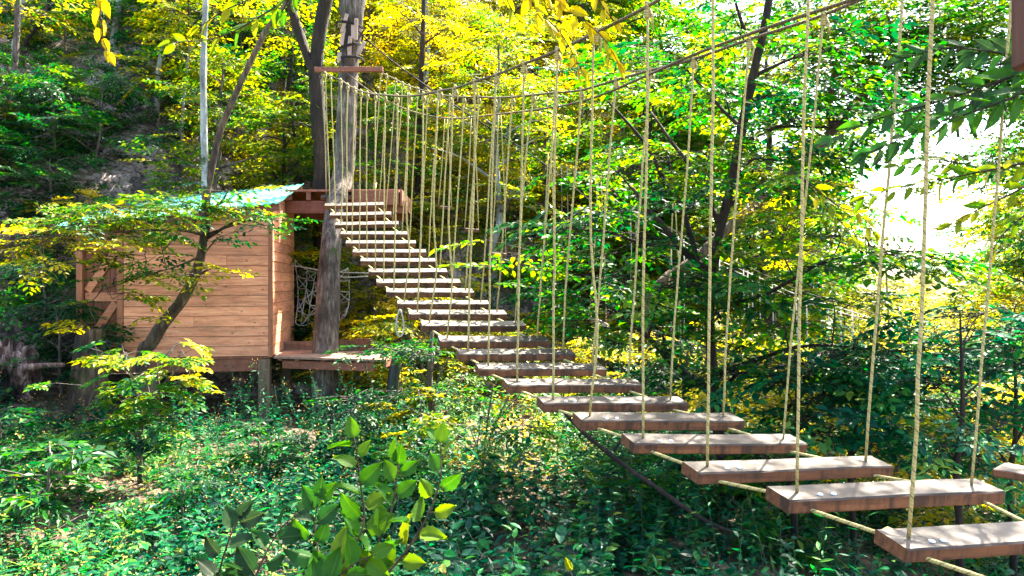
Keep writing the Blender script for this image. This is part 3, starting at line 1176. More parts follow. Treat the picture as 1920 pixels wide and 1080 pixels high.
# forked dark tree behind it
px_tree('forked_tree', 'dark forked tree standing left of the grey bearing trunk', 'tree', (604, 352, 13.6),
        [[(604, 370, 13.6, .15), (602, 300, 13.6, .14), (597, 210, 13.6, .13), (592, 140, 13.6, .13), (578, 110, 13.6, .09), (562, 62, 13.6, .085), (546, 12, 13.6, .08), (536, -60, 13.6, .07)],
         [(593, 150, 13.6, .11), (595, 95, 13.6, .11), (602, 45, 13.6, .11), (611, 0, 13.6, .11), (622, -60, 13.6, .10)]],
        [(520, -20, 13.6, .9, .9, .35, 16, .7), (640, -70, 13.6, .9, .9, .4, 14, .75), (545, 230, 13.6, .5, .5, .3, 10, .6), (570, 60, 13.8, .6, .5, .3, 8, .8)], M_DARK, rough=.22)

# curved tree in front of the shed
T1 = [[(268, 668, 9.6, .085), (282, 645, 9.6, .085), (312, 600, 9.6, .072), (345, 555, 9.6, .068), (368, 510, 9.6, .064), (382, 455, 9.6, .060), (386, 400, 9.6, .056), (386, 350, 9.6, .050)]]
T1b = [[(386, 365, 9.6, .046), (384, 310, 9.6, .044), (382, 220, 9.6, .042), (381, 130, 9.6, .040), (384, 50, 9.6, .036), (388, -80, 9.6, .03)]]
T1c = [[(388, 370, 9.6, .038), (396, 320, 9.6, .040), (412, 250, 9.6, .042), (440, 180, 9.6, .040), (470, 115, 9.6, .036), (500, 55, 9.6, .034), (530, 15, 9.6, .03), (570, -50, 9.6, .025)]]
ct = thing('curved_tree', 'slim mossy tree curving up in front of the shed wall, pale above', 'tree', P(275, 665, 9.6))
m = MB(); st = [stem(m, rooted(T1[0]), 10, .14, 60)]
mp = MB(); st.append(stem(mp, T1b[0], 9, .12, 40))
mc = MB(); st.append(stem(mc, T1c[0], 9, .15, 40))
# long left branch carrying the yellow green sprays
st.append(stem(m, [(384, 440, 9.6, .03), (340, 432, 9.3, .018), (270, 432, 9.0, .014), (180, 438, 8.7, .011), (80, 445, 8.5, .009), (-40, 452, 8.4, .005)], 6))
st.append(stem(m, [(378, 480, 9.6, .02), (330, 500, 9.3, .012), (260, 520, 9.1, .009), (190, 545, 9.0, .006)], 6))
cr = MB()
blob_leaves(cr, m, st, [
    (40, 442, 8.5, .55, .4, .12, 16, .74), (130, 440, 8.6, .5, .4, .13, 15, .70), (220, 436, 8.9, .45, .4, .13, 12, .62), (300, 425, 9.1, .4, .4, .15, 10, .45),
    (100, 475, 8.6, .5, .3, .15, 10, .62), (20, 500, 8.4, .4, .3, .12, 7, .66), (150, 415, 8.8, .45, .4, .1, 8, .40),
    (270, 475, 9.1, .3, .3, .15, 5, .36), (310, 510, 9.2, .3, .3, .10, 5, .34), (350, 515, 9.2, .25, .3, .10, 5, .62), (240, 500, 9.0, .25, .25, .15, 6, .40),
    (395, 505, 9.4, .15, .2, .06, 3, .70), (210, 560, 9.0, .25, .2, .08, 4, .62), (180, 605, 8.9, .2, .2, .06, 3, .72), (225, 550, 9.0, .2, .2, .08, 3, .66),
    (440, 400, 9.4, .25, .3, .14, 5, .36), (360, 385, 9.4, .3, .3, .12, 5, .44), (480, 405, 9.4, .25, .2, .08, 4, .28), (505, 425, 9.4, .15, .2, .05, 3, .20),
    (425, 440, 9.5, .12, .12, .2, 3, .25), (450, 378, 9.4, .15, .15, .15, 4, .68), (220, 385, 8.9, .5, .3, .10, 11, .46), (140, 400, 8.8, .5, .3, .10, 10, .56), (250, 398, 9.0, .5, .3, .10, 5, .50), (170, 412, 8.8, .5, .3, .10, 12, .50), (330, 385, 9.0, .4, .3, .10, 9, .36), (110, 425, 8.7, .4, .3, .1, 9, .56), (290, 370, 9.5, .5, .4, .12, 9, .40), (210, 385, 9.4, .5, .4, .12, 8, .44), (430, 352, 9.5, .3, .3, .08, 4, .28)],
    q=1, sc=(.30, .55), tsd=.11)
m.build('trunk', M_MOSSY, ct, smooth=True)
mp.build('upper_stem', M_PALE, ct, smooth=True)
mc.build('side_stem', M_MOSSY, ct, smooth=True)
cr.build('crown', M_LEAF, ct)

# right dark tree behind the bridge
px_tree('dark_stemmed_tree', 'tall dark thin tree with many branches behind the right of the bridge', 'tree', (1362, 1085, 6.94),
        [[(1362, 1090, 7.0, .075), (1364, 960, 7.0, .064), (1350, 820, 7.0, .056), (1337, 700, 7.0, .050), (1330, 600, 7.0, .046), (1338, 510, 7.0, .044), (1350, 430, 7.0, .042), (1375, 330, 7.0, .046),
          (1393, 230, 7.0, .044), (1415, 130, 7.0, .040), (1432, 60, 7.0, .038), (1450, -60, 7.0, .034), (1470, -300, 7.0, .026), (1480, -560, 7.0, .012)],
         [(1338, 515, 7.0, .04), (1300, 486, 7.0, .034), (1272, 460, 7.0, .030), (1240, 420, 7.0, .026), (1208, 386, 7.0, .022), (1186, 352, 7.0, .015)],
         [(1308, 492, 7.0, .03), (1292, 430, 7.1, .026), (1275, 380, 7.2, .024), (1244, 335, 7.2, .022), (1222, 290, 7.2, .020), (1196, 252, 7.2, .016), (1140, 190, 7.2, .01)],
         [(1280, 465, 7.0, .022), (1200, 455, 6.9, .016), (1140, 435, 6.9, .013), (1075, 430, 6.8, .008)],
         [(1350, 420, 7.0, .034), (1300, 320, 7.3, .022), (1262, 270, 7.5, .018), (1220, 210, 7.6, .012)],
         [(1345, 576, 7.0, .028), (1430, 553, 6.8, .020), (1490, 522, 6.6, .016), (1560, 487, 6.4, .012), (1700, 475, 6.2, .006)],
         [(1348, 745, 7.0, .05), (1312, 720, 6.9, .04), (1260, 680, 6.8, .032), (1215, 632, 6.7, .024), (1160, 590, 6.6, .012)],
         [(1390, 240, 7.0, .024), (1340, 190, 7.2, .016), (1270, 110, 7.3, .010)],
         [(1420, 110, 7.0, .022), (1390, 40, 7.0, .016), (1370, -30, 7.0, .01)],
         [(1350, 700, 7.0, .03), (1500, 650, 6.6, .016), (1640, 655, 6.3, .01)]],
        [(1090, 425, 6.8, .5, .5, .12, 14, 0.35), (1150, 330, 7.2, .6, .5, .14, 16, 0.43), (1190, 455, 6.9, .5, .5, .12, 12, 0.35), (1240, 300, 7.3, .5, .5, .15, 12, 0.45), (1180, 400, 7.0, .45, .5, .12, 12, 0.31),
         (1300, 335, 7.2, .5, .5, .15, 14, 0.37), (1420, 350, 6.9, .4, .4, .15, 10, 0.35), (1460, 300, 7.0, .5, .5, .14, 14, 0.31), (1480, 420, 6.8, .4, .4, .14, 10, 0.51),
         (1240, 530, 6.8, .5, .5, .14, 14, 0.39), (1140, 520, 6.7, .5, .5, .14, 12, 0.37), (1400, 545, 6.8, .4, .4, .12, 10, 0.31), (1470, 610, 6.6, .5, .4, .14, 14, 0.35), (1250, 630, 6.7, .5, .4, .14, 12, 0.39),
         (1160, 590, 6.6, .4, .4, .12, 10, 0.47), (1540, 495, 6.4, .4, .4, .10, 12, 0.41), (1640, 485, 6.2, .45, .3, .08, 11, 0.45), (1720, 480, 6.1, .3, .3, .06, 6, 0.51), (1560, 440, 6.4, .35, .35, .12, 9, 0.51),
         (1500, 690, 6.5, .5, .4, .15, 16, 0.27), (1600, 660, 6.3, .45, .4, .13, 13, 0.23), (1270, 120, 7.2, .6, .5, .15, 16, 0.41), (1360, 180, 7.2, .5, .5, .15, 12, 0.37), (1470, 180, 7.1, .6, .5, .16, 16, 0.31),
         (1400, 40, 7.0, .5, .5, .15, 12, 0.45), (1520, 100, 7.0, .6, .5, .18, 16, 0.35), (1560, 240, 6.9, .6, .5, .18, 16, 0.31), (1410, 700, 6.8, .4, .4, .12, 9, 0.31), (1310, 590, 6.9, .3, .3, .1, 7, 0.35),
         (1240, -420, 6.6, .9, .9, .3, 22, 0.51), (1420, -380, 6.6, .9, .9, .3, 26, 0.46), (1620, -430, 6.6, .9, .9, .3, 26, 0.46), (1820, -400, 6.4, .9, .9, .3, 22, 0.46), (1500, -600, 7.2, 1, 1, .3, 26, 0.46), (1300, -600, 7.4, 1, 1, .3, 22, 0.51),
         (1700, -620, 7.4, 1, 1, .3, 26, 0.46), (1150, -350, 7.6, 1, 1, .3, 20, 0.51),
         (1070, 560, 7.4, .5, .4, .14, 10, 0.31), (1040, 480, 7.6, .5, .4, .14, 10, 0.43), (1560, 560, 6.5, .35, .3, .10, 8, 0.37)],
        M_DARK, q=1, sc=(.36, .62), rough=.16)
# leaning thick tree at its right
px_tree('leaning_tree', 'brown leaning trunk rising to the right behind the dark tree', 'tree', (1290, 520, 11),
        [[(1215, 575, 11.0, .085), (1310, 480, 11.0, .08), (1380, 415, 11.0, .075), (1440, 365, 10.9, .07), (1510, 300, 10.8, .065), (1600, 200, 10.6, .07), (1690, 92, 10.5, .06), (1790, 25, 10.4, .05), (1900, -60, 10.4, .03)],
         [(1395, 405, 11, .035), (1440, 362, 11, .03), (1500, 352, 10.8, .02), (1590, 330, 10.6, .01)],
         [(1560, 250, 10.7, .05), (1560, 150, 10.7, .035), (1600, 40, 10.6, .02)],
         [(1690, 95, 10.5, .035), (1780, 120, 10.3, .02), (1880, 140, 10.2, .01)]],
        [(1480, 360, 10.8, .6, .6, .2, 10, .62), (1560, 330, 10.6, .6, .6, .2, 10, .50), (1600, 60, 10.6, 1.1, 1, .4, 34, .40), (1700, 60, 10.5, 1.1, 1, .4, 36, .36), (1800, 40, 10.4, 1.1, 1, .4, 36, .34),
         (1880, 90, 10.3, 1.0, 1, .4, 34, .32), (1640, 160, 10.6, .9, .9, .35, 26, .32), (1760, 170, 10.3, .9, .9, .35, 28, .28), (1870, 200, 10.2, .9, .9, .35, 26, .36), (1560, 170, 10.7, .9, .8, .3, 20, .40),
         (1860, 290, 10.2, .7, .6, .25, 16, .50), (1540, 20, 10.6, 1.1, 1, .4, 30, .42), (1660, 10, 10.3, 1.1, 1, .4, 30, .40), (1780, 100, 10.4, 1.1, 1, .4, 30, .38), (1900, 30, 10.2, 1.1, 1, .4, 30, .40),
         (1700, 190, 10.5, .9, .8, .3, 22, .36), (1910, 170, 10.2, .9, .9, .35, 26, .36), (1600, 120, 10.6, 1.0, .9, .35, 28, .34), (1450, 130, 10.8, .9, .9, .35, 20, .44), (1900, 330, 10.2, .6, .6, .25, 12, .55), (1720, 40, 9.4, 1.0, .8, .3, 34, .36), (1840, 60, 9.4, 1.0, .8, .3, 34, .34), (1900, 120, 9.4, .8, .8, .3, 26, .34), (1600, 60, 9.6, 1.0, .8, .3, 30, .38), (1500, 10, 9.8, .9, .8, .3, 24, .44), (1780, -10, 9.4, 1, .8, .3, 26, .38), (1500, 60, 10.8, 1.0, .9, .35, 26, .46), (1440, 470, 11, .6, .6, .2, 9, .66), (1500, 420, 10.7, .4, .4, .2, 6, .66)],
        M_MOSSY, sc=(.42, .7))

# slender stems on the slope at the left
SL = [('leaning pale slender stem at the far left edge of the rock slope', [(22, 265, 13.5, .06), (26, 180, 13.5, .055), (30, 90, 13.5, .05), (34, 0, 13.5, .045), (36, -60, 13.5, .04)], M_BARK,
       [(20, 140, 13.3, .4, .4, .15, 8, .12), (60, 150, 13.3, .3, .3, .1, 5, .14), (30, 10, 13.5, .6, .5, .3, 10, .66)]),
      ('dark thin forked stem leaning over the rocks near the left edge', [(40, 125, 14, .045), (48, 80, 14, .045), (75, 40, 14, .04), (92, 5, 14, .04), (100, -50, 14, .03)], M_DARK,
       [(110, 15, 14, .5, .5, .2, 8, .40), (60, 20, 14, .4, .4, .2, 6, .62)]),
      ('pale mottled stem high on the rock slope above the shed', [(208, 98, 14.5, .06), (216, 50, 14.5, .06), (222, 10, 14.5, .055), (228, -50, 14.5, .05)], M_PALE,
       [(180, 20, 14.4, .6, .5, .2, 12, .38), (250, 10, 14.4, .6, .5, .2, 10, .62)]),
      ('thin wavy grey stem left of the pale upright stem', [(348, 318, 12.5, .028), (342, 270, 12.5, .026), (343, 200, 12.5, .024), (350, 130, 12.5, .022), (356, 80, 12.5, .018)], M_PALE,
       [(335, 90, 12.5, .4, .4, .15, 6, .50)]),
      ('slender double grey stem among yellow bushes on the slope', [(294, 215, 14, .05), (296, 140, 14, .045), (310, 70, 14, .04), (330, 10, 14, .035), (345, -40, 14, .03)], M_PALE,
       [(300, 100, 14, .5, .4, .2, 8, .72), (330, 30, 14, .5, .4, .2, 8, .45)]),
      ('dark slender stem beside the double grey one on the slope', [(316, 180, 13.8, .045), (314, 120, 13.8, .045), (308, 80, 13.8, .04), (316, 20, 13.8, .035), (320, -50, 13.8, .03)], M_DARK,
       [(300, 40, 13.8, .5, .4, .2, 8, .5)]),
      ('straight dark green slim trunk just right of the high platform', [(778, 470, 13.0, .055), (783, 380, 13.0, .055), (786, 280, 13.0, .055), (790, 170, 13.0, .05), (793, 60, 13, .04), (796, -40, 13, .03)], M_DARK,
       [(830, 60, 13, .9, .6, .3, 16, .80), (760, 30, 13, .8, .6, .3, 14, .84), (840, 140, 13, .6, .5, .2, 10, .72)])]
for lb, st_, mt, bl in SL:
    d_ = ray_depth(st_[0][0], st_[0][1]) or st_[0][2]
    f_ = d_ / st_[0][2]
    st_ = [(a, b, c * f_, r_ * f_) for a, b, c, r_ in st_]
    bl = [(a, b, c * f_, *o_) for a, b, c, *o_ in bl]
    px_tree('slender_tree', lb, 'tree', st_[0][:3], [st_], bl, mt, group='slender stems on the rock slope')

# young trees under and round the bridge
px_tree('sapling', 'small leaning sapling under the left side of the bridge', 'tree', (824, 815, 8.6),
        [[(826, 822, 8.6, .05), (815, 785, 8.6, .042), (807, 750, 8.6, .038), (806, 700, 8.6, .034), (808, 655, 8.6, .028), (812, 600, 8.7, .02)],
         [(806, 680, 8.6, .014), (770, 664, 8.5, .010), (720, 650, 8.4, .006)], [(808, 740, 8.6, .012), (850, 730, 8.5, .008)], [(808, 750, 8.6, .012), (740, 745, 8.4, .009), (660, 748, 8.2, .005)],
         [(812, 740, 8.6, .012), (830, 690, 8.6, .008), (850, 660, 8.6, .005)]],
        [(700, 650, 8.4, .3, .3, .06, 9, .14), (750, 655, 8.45, .3, .3, .07, 10, .16), (800, 658, 8.5, .25, .3, .06, 7, .20), (690, 750, 8.2, .3, .3, .07, 9, .12), (750, 745, 8.3, .3, .3, .07, 8, .14),
         (850, 735, 8.5, .25, .3, .08, 6, .22), (880, 700, 8.5, .2, .3, .08, 5, .30), (660, 780, 8.2, .3, .3, .1, 8, .10), (850, 770, 8.5, .25, .3, .1, 6, .26)],
        M_BARK, q=1, sc=(.26, .46))
px_tree('sapling', 'thin multi stemmed sapling between the bridge and the yellow bank', 'tree', (905, 900, 7.6),
        [[(903, 905, 7.6, .014), (908, 850, 7.6, .012), (914, 790, 7.6, .010), (925, 720, 7.6, .007)], [(908, 850, 7.6, .009), (935, 780, 7.6, .007), (960, 735, 7.6, .004)], [(906, 870, 7.6, .008), (880, 800, 7.6, .005)]],
        [(900, 780, 7.6, .35, .3, .08, 9, .22), (960, 750, 7.6, .35, .3, .08, 9, .24), (880, 830, 7.5, .3, .3, .1, 8, .18), (960, 810, 7.6, .35, .3, .1, 9, .28), (1000, 790, 7.6, .3, .3, .1, 7, .34), (930, 860, 7.5, .3, .3, .1, 8, .16)],
        M_BARK, q=1, sc=(.26, .44))
for lb, bx, by, bd, tn, hh in (('teal leaved young tree at the right between the two right ropes', 1800, 960, 5.6, .12, 1.5), ('blue green bushy young tree at the far right edge', 1900, 980, 6.4, .10, 1.7),
                               ('dark green young tree low behind the planks right of centre', 1600, 940, 6.6, .2, 1.4), ('dark teal young tree behind the bridge just right of the dark stem', 1490, 930, 6.2, .16, 1.2)):
    topy = by - hh * F / bd
    bl = []
    for j in range(7):
        f = .35 + .65 * j / 6
        bl.append((bx + RG.uniform(-110, 110), by + (topy - by) * f, bd + RG.uniform(-.3, .3), .40, .4, .10, 8, tn + RG.uniform(.04, .28)))
    px_tree('young_tree', lb, 'tree', (bx, by + 40, bd), [[(bx, by + 60, bd, .03), (bx - 6, by - 80, bd, .024), (bx + 5, (by + topy) / 2, bd, .018), (bx, topy, bd, .006)]], bl, M_DARK, M_HERB,
            group='young trees on the bank behind the bridge', q=1, sc=(.32, .55), leaf=1.15)

# shrub in front of the shed door
px_tree('leafy_shrub', 'yellow green leafy shrub with pale upper leaves before the shed', 'shrub', (262, 870, 7.4),
        [[(262, 880, 7.4, .022), (264, 800, 7.4, .017), (262, 740, 7.4, .013), (240, 690, 7.3, .009), (228, 645, 7.3, .004)], [(264, 800, 7.4, .014), (300, 730, 7.3, .010), (345, 680, 7.2, .005)],
         [(263, 790, 7.4, .012), (215, 740, 7.2, .008), (160, 722, 7.1, .004)], [(264, 820, 7.4, .012), (200, 790, 7.2, .008), (165, 785, 7.1, .004)], [(262, 740, 7.4, .010), (300, 680, 7.4, .007), (335, 640, 7.4, .004)],
         [(250, 710, 7.4, .008), (200, 665, 7.3, .005), (165, 652, 7.3, .003)]],
        [(190, 660, 7.3, .22, .2, .05, 4, .42), (240, 665, 7.3, .22, .2, .07, 5, .56), (300, 665, 7.3, .25, .2, .07, 5, .60), (330, 645, 7.3, .15, .15, .05, 3, .70), (350, 690, 7.2, .15, .15, .06, 3, .72),
         (270, 700, 7.3, .3, .25, .08, 6, .46), (180, 725, 7.1, .25, .2, .06, 5, .40), (240, 740, 7.2, .3, .25, .08, 7, .44), (310, 740, 7.2, .25, .25, .08, 6, .50), (200, 785, 7.1, .28, .25, .07, 5, .50),
         (260, 790, 7.1, .28, .25, .1, 6, .38), (320, 790, 7.2, .25, .25, .1, 5, .40), (230, 830, 7.0, .3, .25, .1, 5, .34), (355, 720, 7.2, .16, .2, .05, 3, .66)],
        M_BARK, q=1, sc=(.20, .33), leaf=1.6)


# ------------------------------------------------------------------ plants close to the camera
def near_plant(name, label, cat, base, shoots, ln=(.075, .105), tone=.5, spread=.8, step=.05, droop=.2, group=None, wr=.62, m_stem=None, root=False, trunk=None):
    t = thing(name, label, cat, P(*base), group=group)
    sm, lf = MB(), MB()
    if trunk:
        for w_ in trunk:
            c = catmull(np.array(w_, float), 30)
            tube(sm, c[:, :3], c[:, 3], 9, rough=.12)
    for sh in shoots:
        pts = sh[0] if isinstance(sh, tuple) else sh
        tn = sh[1] if isinstance(sh, tuple) else tone
        c = stem(sm, pts, 6, .05, 24)
        if root:
            tube(sm, catmull([c[0, :3] * (1, 1, 0) + (RG.normal(0, .05), .1, float(ground_z(c[0, 0], c[0, 1])) - .05), c[0, :3] - (0, -.03, .3), c[0, :3]], 8), np.linspace(c[0, 3] * 1.4, c[0, 3], 8), 6)
        L = np.concatenate([[0], np.cumsum(np.linalg.norm(np.diff(c[:, :3], axis=0), axis=1))])
        s0 = .18 * L[-1]
        ps, ds, ns, lls, tns = [], [], [], [], []
        i = 0
        while s0 < L[-1]:
            p = np.array([np.interp(s0, L, c[:, k]) for k in range(3)])
            k = min(len(c) - 2, max(0, np.searchsorted(L, s0) - 1))
            tg = norm(c[k + 1, :3] - c[k, :3])
            side = norm(np.cross(tg, np.array([0, -1.0, .25]) + RG.normal(0, .3, 3)))
            sg = 1 if i % 2 else -1
            f = s0 / L[-1]
            dd = norm(tg * (.55 + .4 * f) + side * sg * spread * (1 - .3 * f) + np.array([0, 0, -droop]) + RG.normal(0, .18, 3))
            nn = norm(np.array([0, -.6, .6]) + RG.normal(0, .75, 3))
            pet = p + dd * .018
            prisms(sm, [p], [pet], .002, .0015)
            ps.append(pet); ds.append(dd); ns.append(nn); lls.append(RG.uniform(*ln) * (1 - .35 * f)); tns.append(np.clip(tn + RG.normal(0, .09), 0, 1))
            s0 += step * RG.uniform(.75, 1.3); i += 1
        ps.append(c[-1, :3]); ds.append(norm(c[-1, :3] - c[-2, :3]) + RG.normal(0, .1, 3)); ns.append(np.array([0, -.8, .4])); lls.append(ln[0] * .8); tns.append(tn)
        ps, ds, ns, lls = map(np.array, (ps, ds, ns, lls))
        leaves(lf, ps, ds, ns, lls, lls * wr, np.array(tns), 2)
    sm.build('stem', m_stem or M_MOSSY, t, smooth=True)
    lf.build('leaves', M_NEAR, t, smooth=True)
    return t


near_plant('hazel_shoot', 'young hazel shoots with round toothed green leaves at the bottom', 'plant', (600, 1130, 2.5),
           [([(560, 1150, 2.5, .006), (630, 1070, 2.5, .005), (680, 990, 2.5, .004), (675, 900, 2.5, .003), (664, 820, 2.5, .002)], .50),
            ([(580, 1160, 2.5, .006), (680, 1060, 2.5, .005), (730, 970, 2.5, .004), (748, 870, 2.5, .002)], .44),
            ([(640, 1160, 2.5, .006), (740, 1060, 2.5, .005), (795, 980, 2.5, .004), (825, 900, 2.5, .003), (826, 830, 2.5, .002)], .52),
            ([(560, 1170, 2.6, .006), (600, 1080, 2.6, .004), (590, 990, 2.6, .003), (600, 930, 2.6, .002)], .34),
            ([(460, 1170, 2.6, .006), (480, 1080, 2.6, .004), (520, 1000, 2.6, .003), (560, 960, 2.6, .002)], .14),
            ([(400, 1170, 2.6, .006), (410, 1080, 2.6, .004), (430, 1010, 2.6, .003), (450, 970, 2.6, .002)], .10),
            ([(520, 1180, 2.4, .006), (600, 1110, 2.4, .004), (660, 1060, 2.4, .003), (700, 1040, 2.4, .002)], .5)],
           (.09, .135), .54, .95, .042, .1, wr=.78, root=True)
near_plant('hazel_shoot', 'single yellow green leaf tip poking up at the bottom edge', 'plant', (1075, 1120, 2.6),
           [([(1085, 1160, 2.6, .003), (1080, 1110, 2.6, .002), (1070, 1070, 2.6, .0015)], .6)], (.06, .08), .6, .5, .12, root=True)
near_plant('overhanging_branch', 'yellow leaved branch hanging over the left handrail rope', 'branch', (1010, -120, 4.2),
           [([(900, -160, 4.3, .010), (980, -60, 4.2, .006), (1060, 10, 4.1, .004), (1130, 70, 4.1, .003), (1160, 120, 4.1, .002)], .84), ([(980, -60, 4.2, .006), (1000, 10, 4.2, .004), (1050, 60, 4.2, .003), (1090, 130, 4.2, .002)], .80),
            ([(900, -160, 4.3, .006), (940, -30, 4.3, .004), (965, 25, 4.3, .003), (1000, 50, 4.3, .002)], .76), ([(1060, -110, 4.2, .006), (1110, -20, 4.2, .004), (1150, 40, 4.2, .002)], .84)],
           (.11, .15), .84, .8, .045, .75, wr=.5)
near_plant('overhanging_branch', 'green and yellow branch tip at the top left of the pale stem', 'branch', (560, -120, 3.6),
           [([(620, -90, 3.6, .008), (545, -10, 3.6, .005), (480, 35, 3.6, .004), (410, 70, 3.6, .003), (320, 80, 3.6, .002)], .52), ([(560, -100, 3.6, .006), (500, -20, 3.6, .004), (420, 20, 3.6, .003), (375, 50, 3.6, .002)], .66),
            ([(620, -100, 3.6, .006), (560, -30, 3.6, .003), (530, 20, 3.6, .002)], .4)],
           (.09, .13), .55, .8, .05, .35, wr=.5,
           trunk=[[(-3.5, 3.3, -2.4, .12), (-3.45, 3.3, -.5, .10), (-3.4, 3.35, 1.4, .08), (-3.3, 3.4, 3.0, .05), (-3.2, 3.4, 4.6, .03)], [(-3.4, 3.35, 1.2, .05), (-2.4, 3.5, 2.0, .03), (*P(620, -90, 3.6), .009)],
                  [(-2.4, 3.5, 2.0, .02), (*P(215, -110, 3.8), .007)], [(-1.6, 3.55, 1.85, .022), (-.8, 3.9, 2.4, .016), (*P(900, -160, 4.3), .011)]])
near_plant('overhanging_branch', 'golden leaf spray hanging down near the upper left', 'branch', (190, -120, 3.8),
           [([(215, -110, 3.8, .006), (196, -30, 3.8, .004), (188, 30, 3.8, .003), (192, 70, 3.8, .002), (205, 100, 3.8, .002)], .86)],
           (.09, .12), .9, .55, .05, .7, wr=.6)
near_plant('overhanging_branch', 'dark broad leaved branch reaching in from the right edge', 'branch', (2100, 120, 3.4),
           [([(2150, 60, 3.4, .014), (1980, 110, 3.4, .010), (1880, 150, 3.4, .007), (1760, 190, 3.4, .005), (1640, 225, 3.4, .003), (1560, 260, 3.4, .002)], .26),
            ([(1980, 110, 3.4, .008), (1880, 100, 3.5, .005), (1780, 90, 3.5, .003), (1690, 110, 3.5, .002)], .14), ([(2000, 100, 3.4, .008), (1920, 170, 3.3, .005), (1850, 200, 3.3, .004), (1760, 230, 3.3, .002)], .32),
            ([(1880, 150, 3.4, .006), (1780, 220, 3.5, .004), (1690, 260, 3.5, .003), (1620, 290, 3.5, .002)], .22)],
           (.12, .17), .2, .75, .04, .25, wr=.5, m_stem=M_DARK,
           trunk=[[(3.35, 3.7, -3.3, .11), (3.3, 3.65, -1.5, .095), (3.25, 3.6, .4, .08), (3.2, 3.6, 2.2, .06), (3.3, 3.7, 4.2, .03)], [(3.25, 3.6, .35, .05), (3.1, 3.5, .8, .03), (*P(2150, 60, 3.4), .015)],
                  [(3.25, 3.6, -.1, .05), (3.15, 3.6, .35, .03), (*P(2150, 260, 3.6), .013)]])
near_plant('overhanging_branch', 'olive yellow branch fanning out at the right edge below the dark one', 'branch', (2100, 320, 3.6),
           [([(2150, 260, 3.6, .012), (2000, 290, 3.6, .008), (1900, 310, 3.6, .006), (1800, 330, 3.6, .004), (1700, 350, 3.6, .002), (1620, 370, 3.6, .002)], .62), ([(2000, 290, 3.6, .007), (1920, 350, 3.5, .005), (1840, 390, 3.5, .003), (1780, 420, 3.5, .002)], .66),
            ([(2060, 290, 3.6, .007), (1950, 380, 3.5, .004), (1890, 430, 3.5, .003), (1860, 470, 3.5, .002)], .58), ([(1860, 320, 3.6, .004), (1760, 300, 3.7, .003), (1680, 310, 3.7, .002)], .5)],
           (.09, .13), .6, .75, .04, .3, wr=.45, m_stem=M_DARK)
near_plant('overhanging_branch', 'small olive leaved twig left of the bright gap', 'branch', (1560, 330, 5.2),
           [([(1500, 330, 5.2, .006), (1570, 385, 5.1, .004), (1610, 400, 5.0, .003), (1640, 440, 5.0, .002)], .66), ([(1500, 330, 5.2, .005), (1580, 420, 5.1, .003), (1600, 450, 5.0, .002)], .6)],
           (.10, .14), .6, .8, .05, .5, wr=.45, m_stem=M_DARK)

# ------------------------------------------------------------------ forest tree kinds, copied over the slope and the far side
def forest_kind(seed, H, spread, nlimb, per, tone, t0=.3, leaf=1.0, sc=(.5, .8), bark=None, flat=.22, tsd=.10, trunk_r=None):
    r = np.random.default_rng(seed)
    tr, cr = MB(), MB()
    z = np.linspace(0, H, 14)
    wob = np.cumsum(r.normal(0, .05 * H / 6, (14, 2)), axis=0)
    path = np.column_stack([wob[:, 0] - wob[0, 0], wob[:, 1] - wob[0, 1], z])
    path[0, 2] = -.4
    rr = (trunk_r or .018 * H) * (1 - .85 * np.linspace(0, 1, 14)) + .006
    rr[0] *= 1.35
    tube(tr, path, rr, 8, rough=.12)
    og, hd, tn = [], [], []
    for i in range(nlimb):
        t = t0 + (1 - t0) * (i + r.random()) / nlimb
        b = np.array([np.interp(t * H, z, path[:, k]) for k in range(3)]); b[2] = t * H
        az = i * 2.4 + r.normal(0, .4)
        L = spread * (1.05 - .62 * max(0, (t - .45) / .55)) * r.uniform(.65, 1.15)
        up = r.uniform(.05, .5) + .5 * max(0, t - .6)
        e = b + np.array([math.cos(az) * L, math.sin(az) * L, up * L])
        m_ = (b + e) / 2 + np.array([0, 0, .12 * L]) + r.normal(0, .06 * L, 3)
        lp = catmull([b, m_, e], 8)
        tube(tr, lp, np.linspace(np.interp(t, np.linspace(0, 1, 14), rr) * .55, .006, 8), 5)
        for j in range(per):
            f = r.uniform(.25, 1.05)
            kx = min(7, int(f * 7))
            p = lp[kx] + r.normal(0, 1, 3) * np.array([.26, .26, .26 * flat * 2.2]) * L * .6
            og.append(p); hd.append(az + r.normal(0, .8)); tn.append(tone + r.normal(0, .07))
    og = np.array(og); n = len(og)
    sprays(cr, og, np.array(hd), r.normal(-.08, .2, n), r.normal(0, .25, n), r.uniform(*sc, n), np.clip(np.array(tn), 0, 1), 0, twig=tr, leaf=leaf, tsd=tsd)
    return tr.mesh('trunk', bark or M_BARK, smooth=True), cr.mesh('crown', M_LEAF)


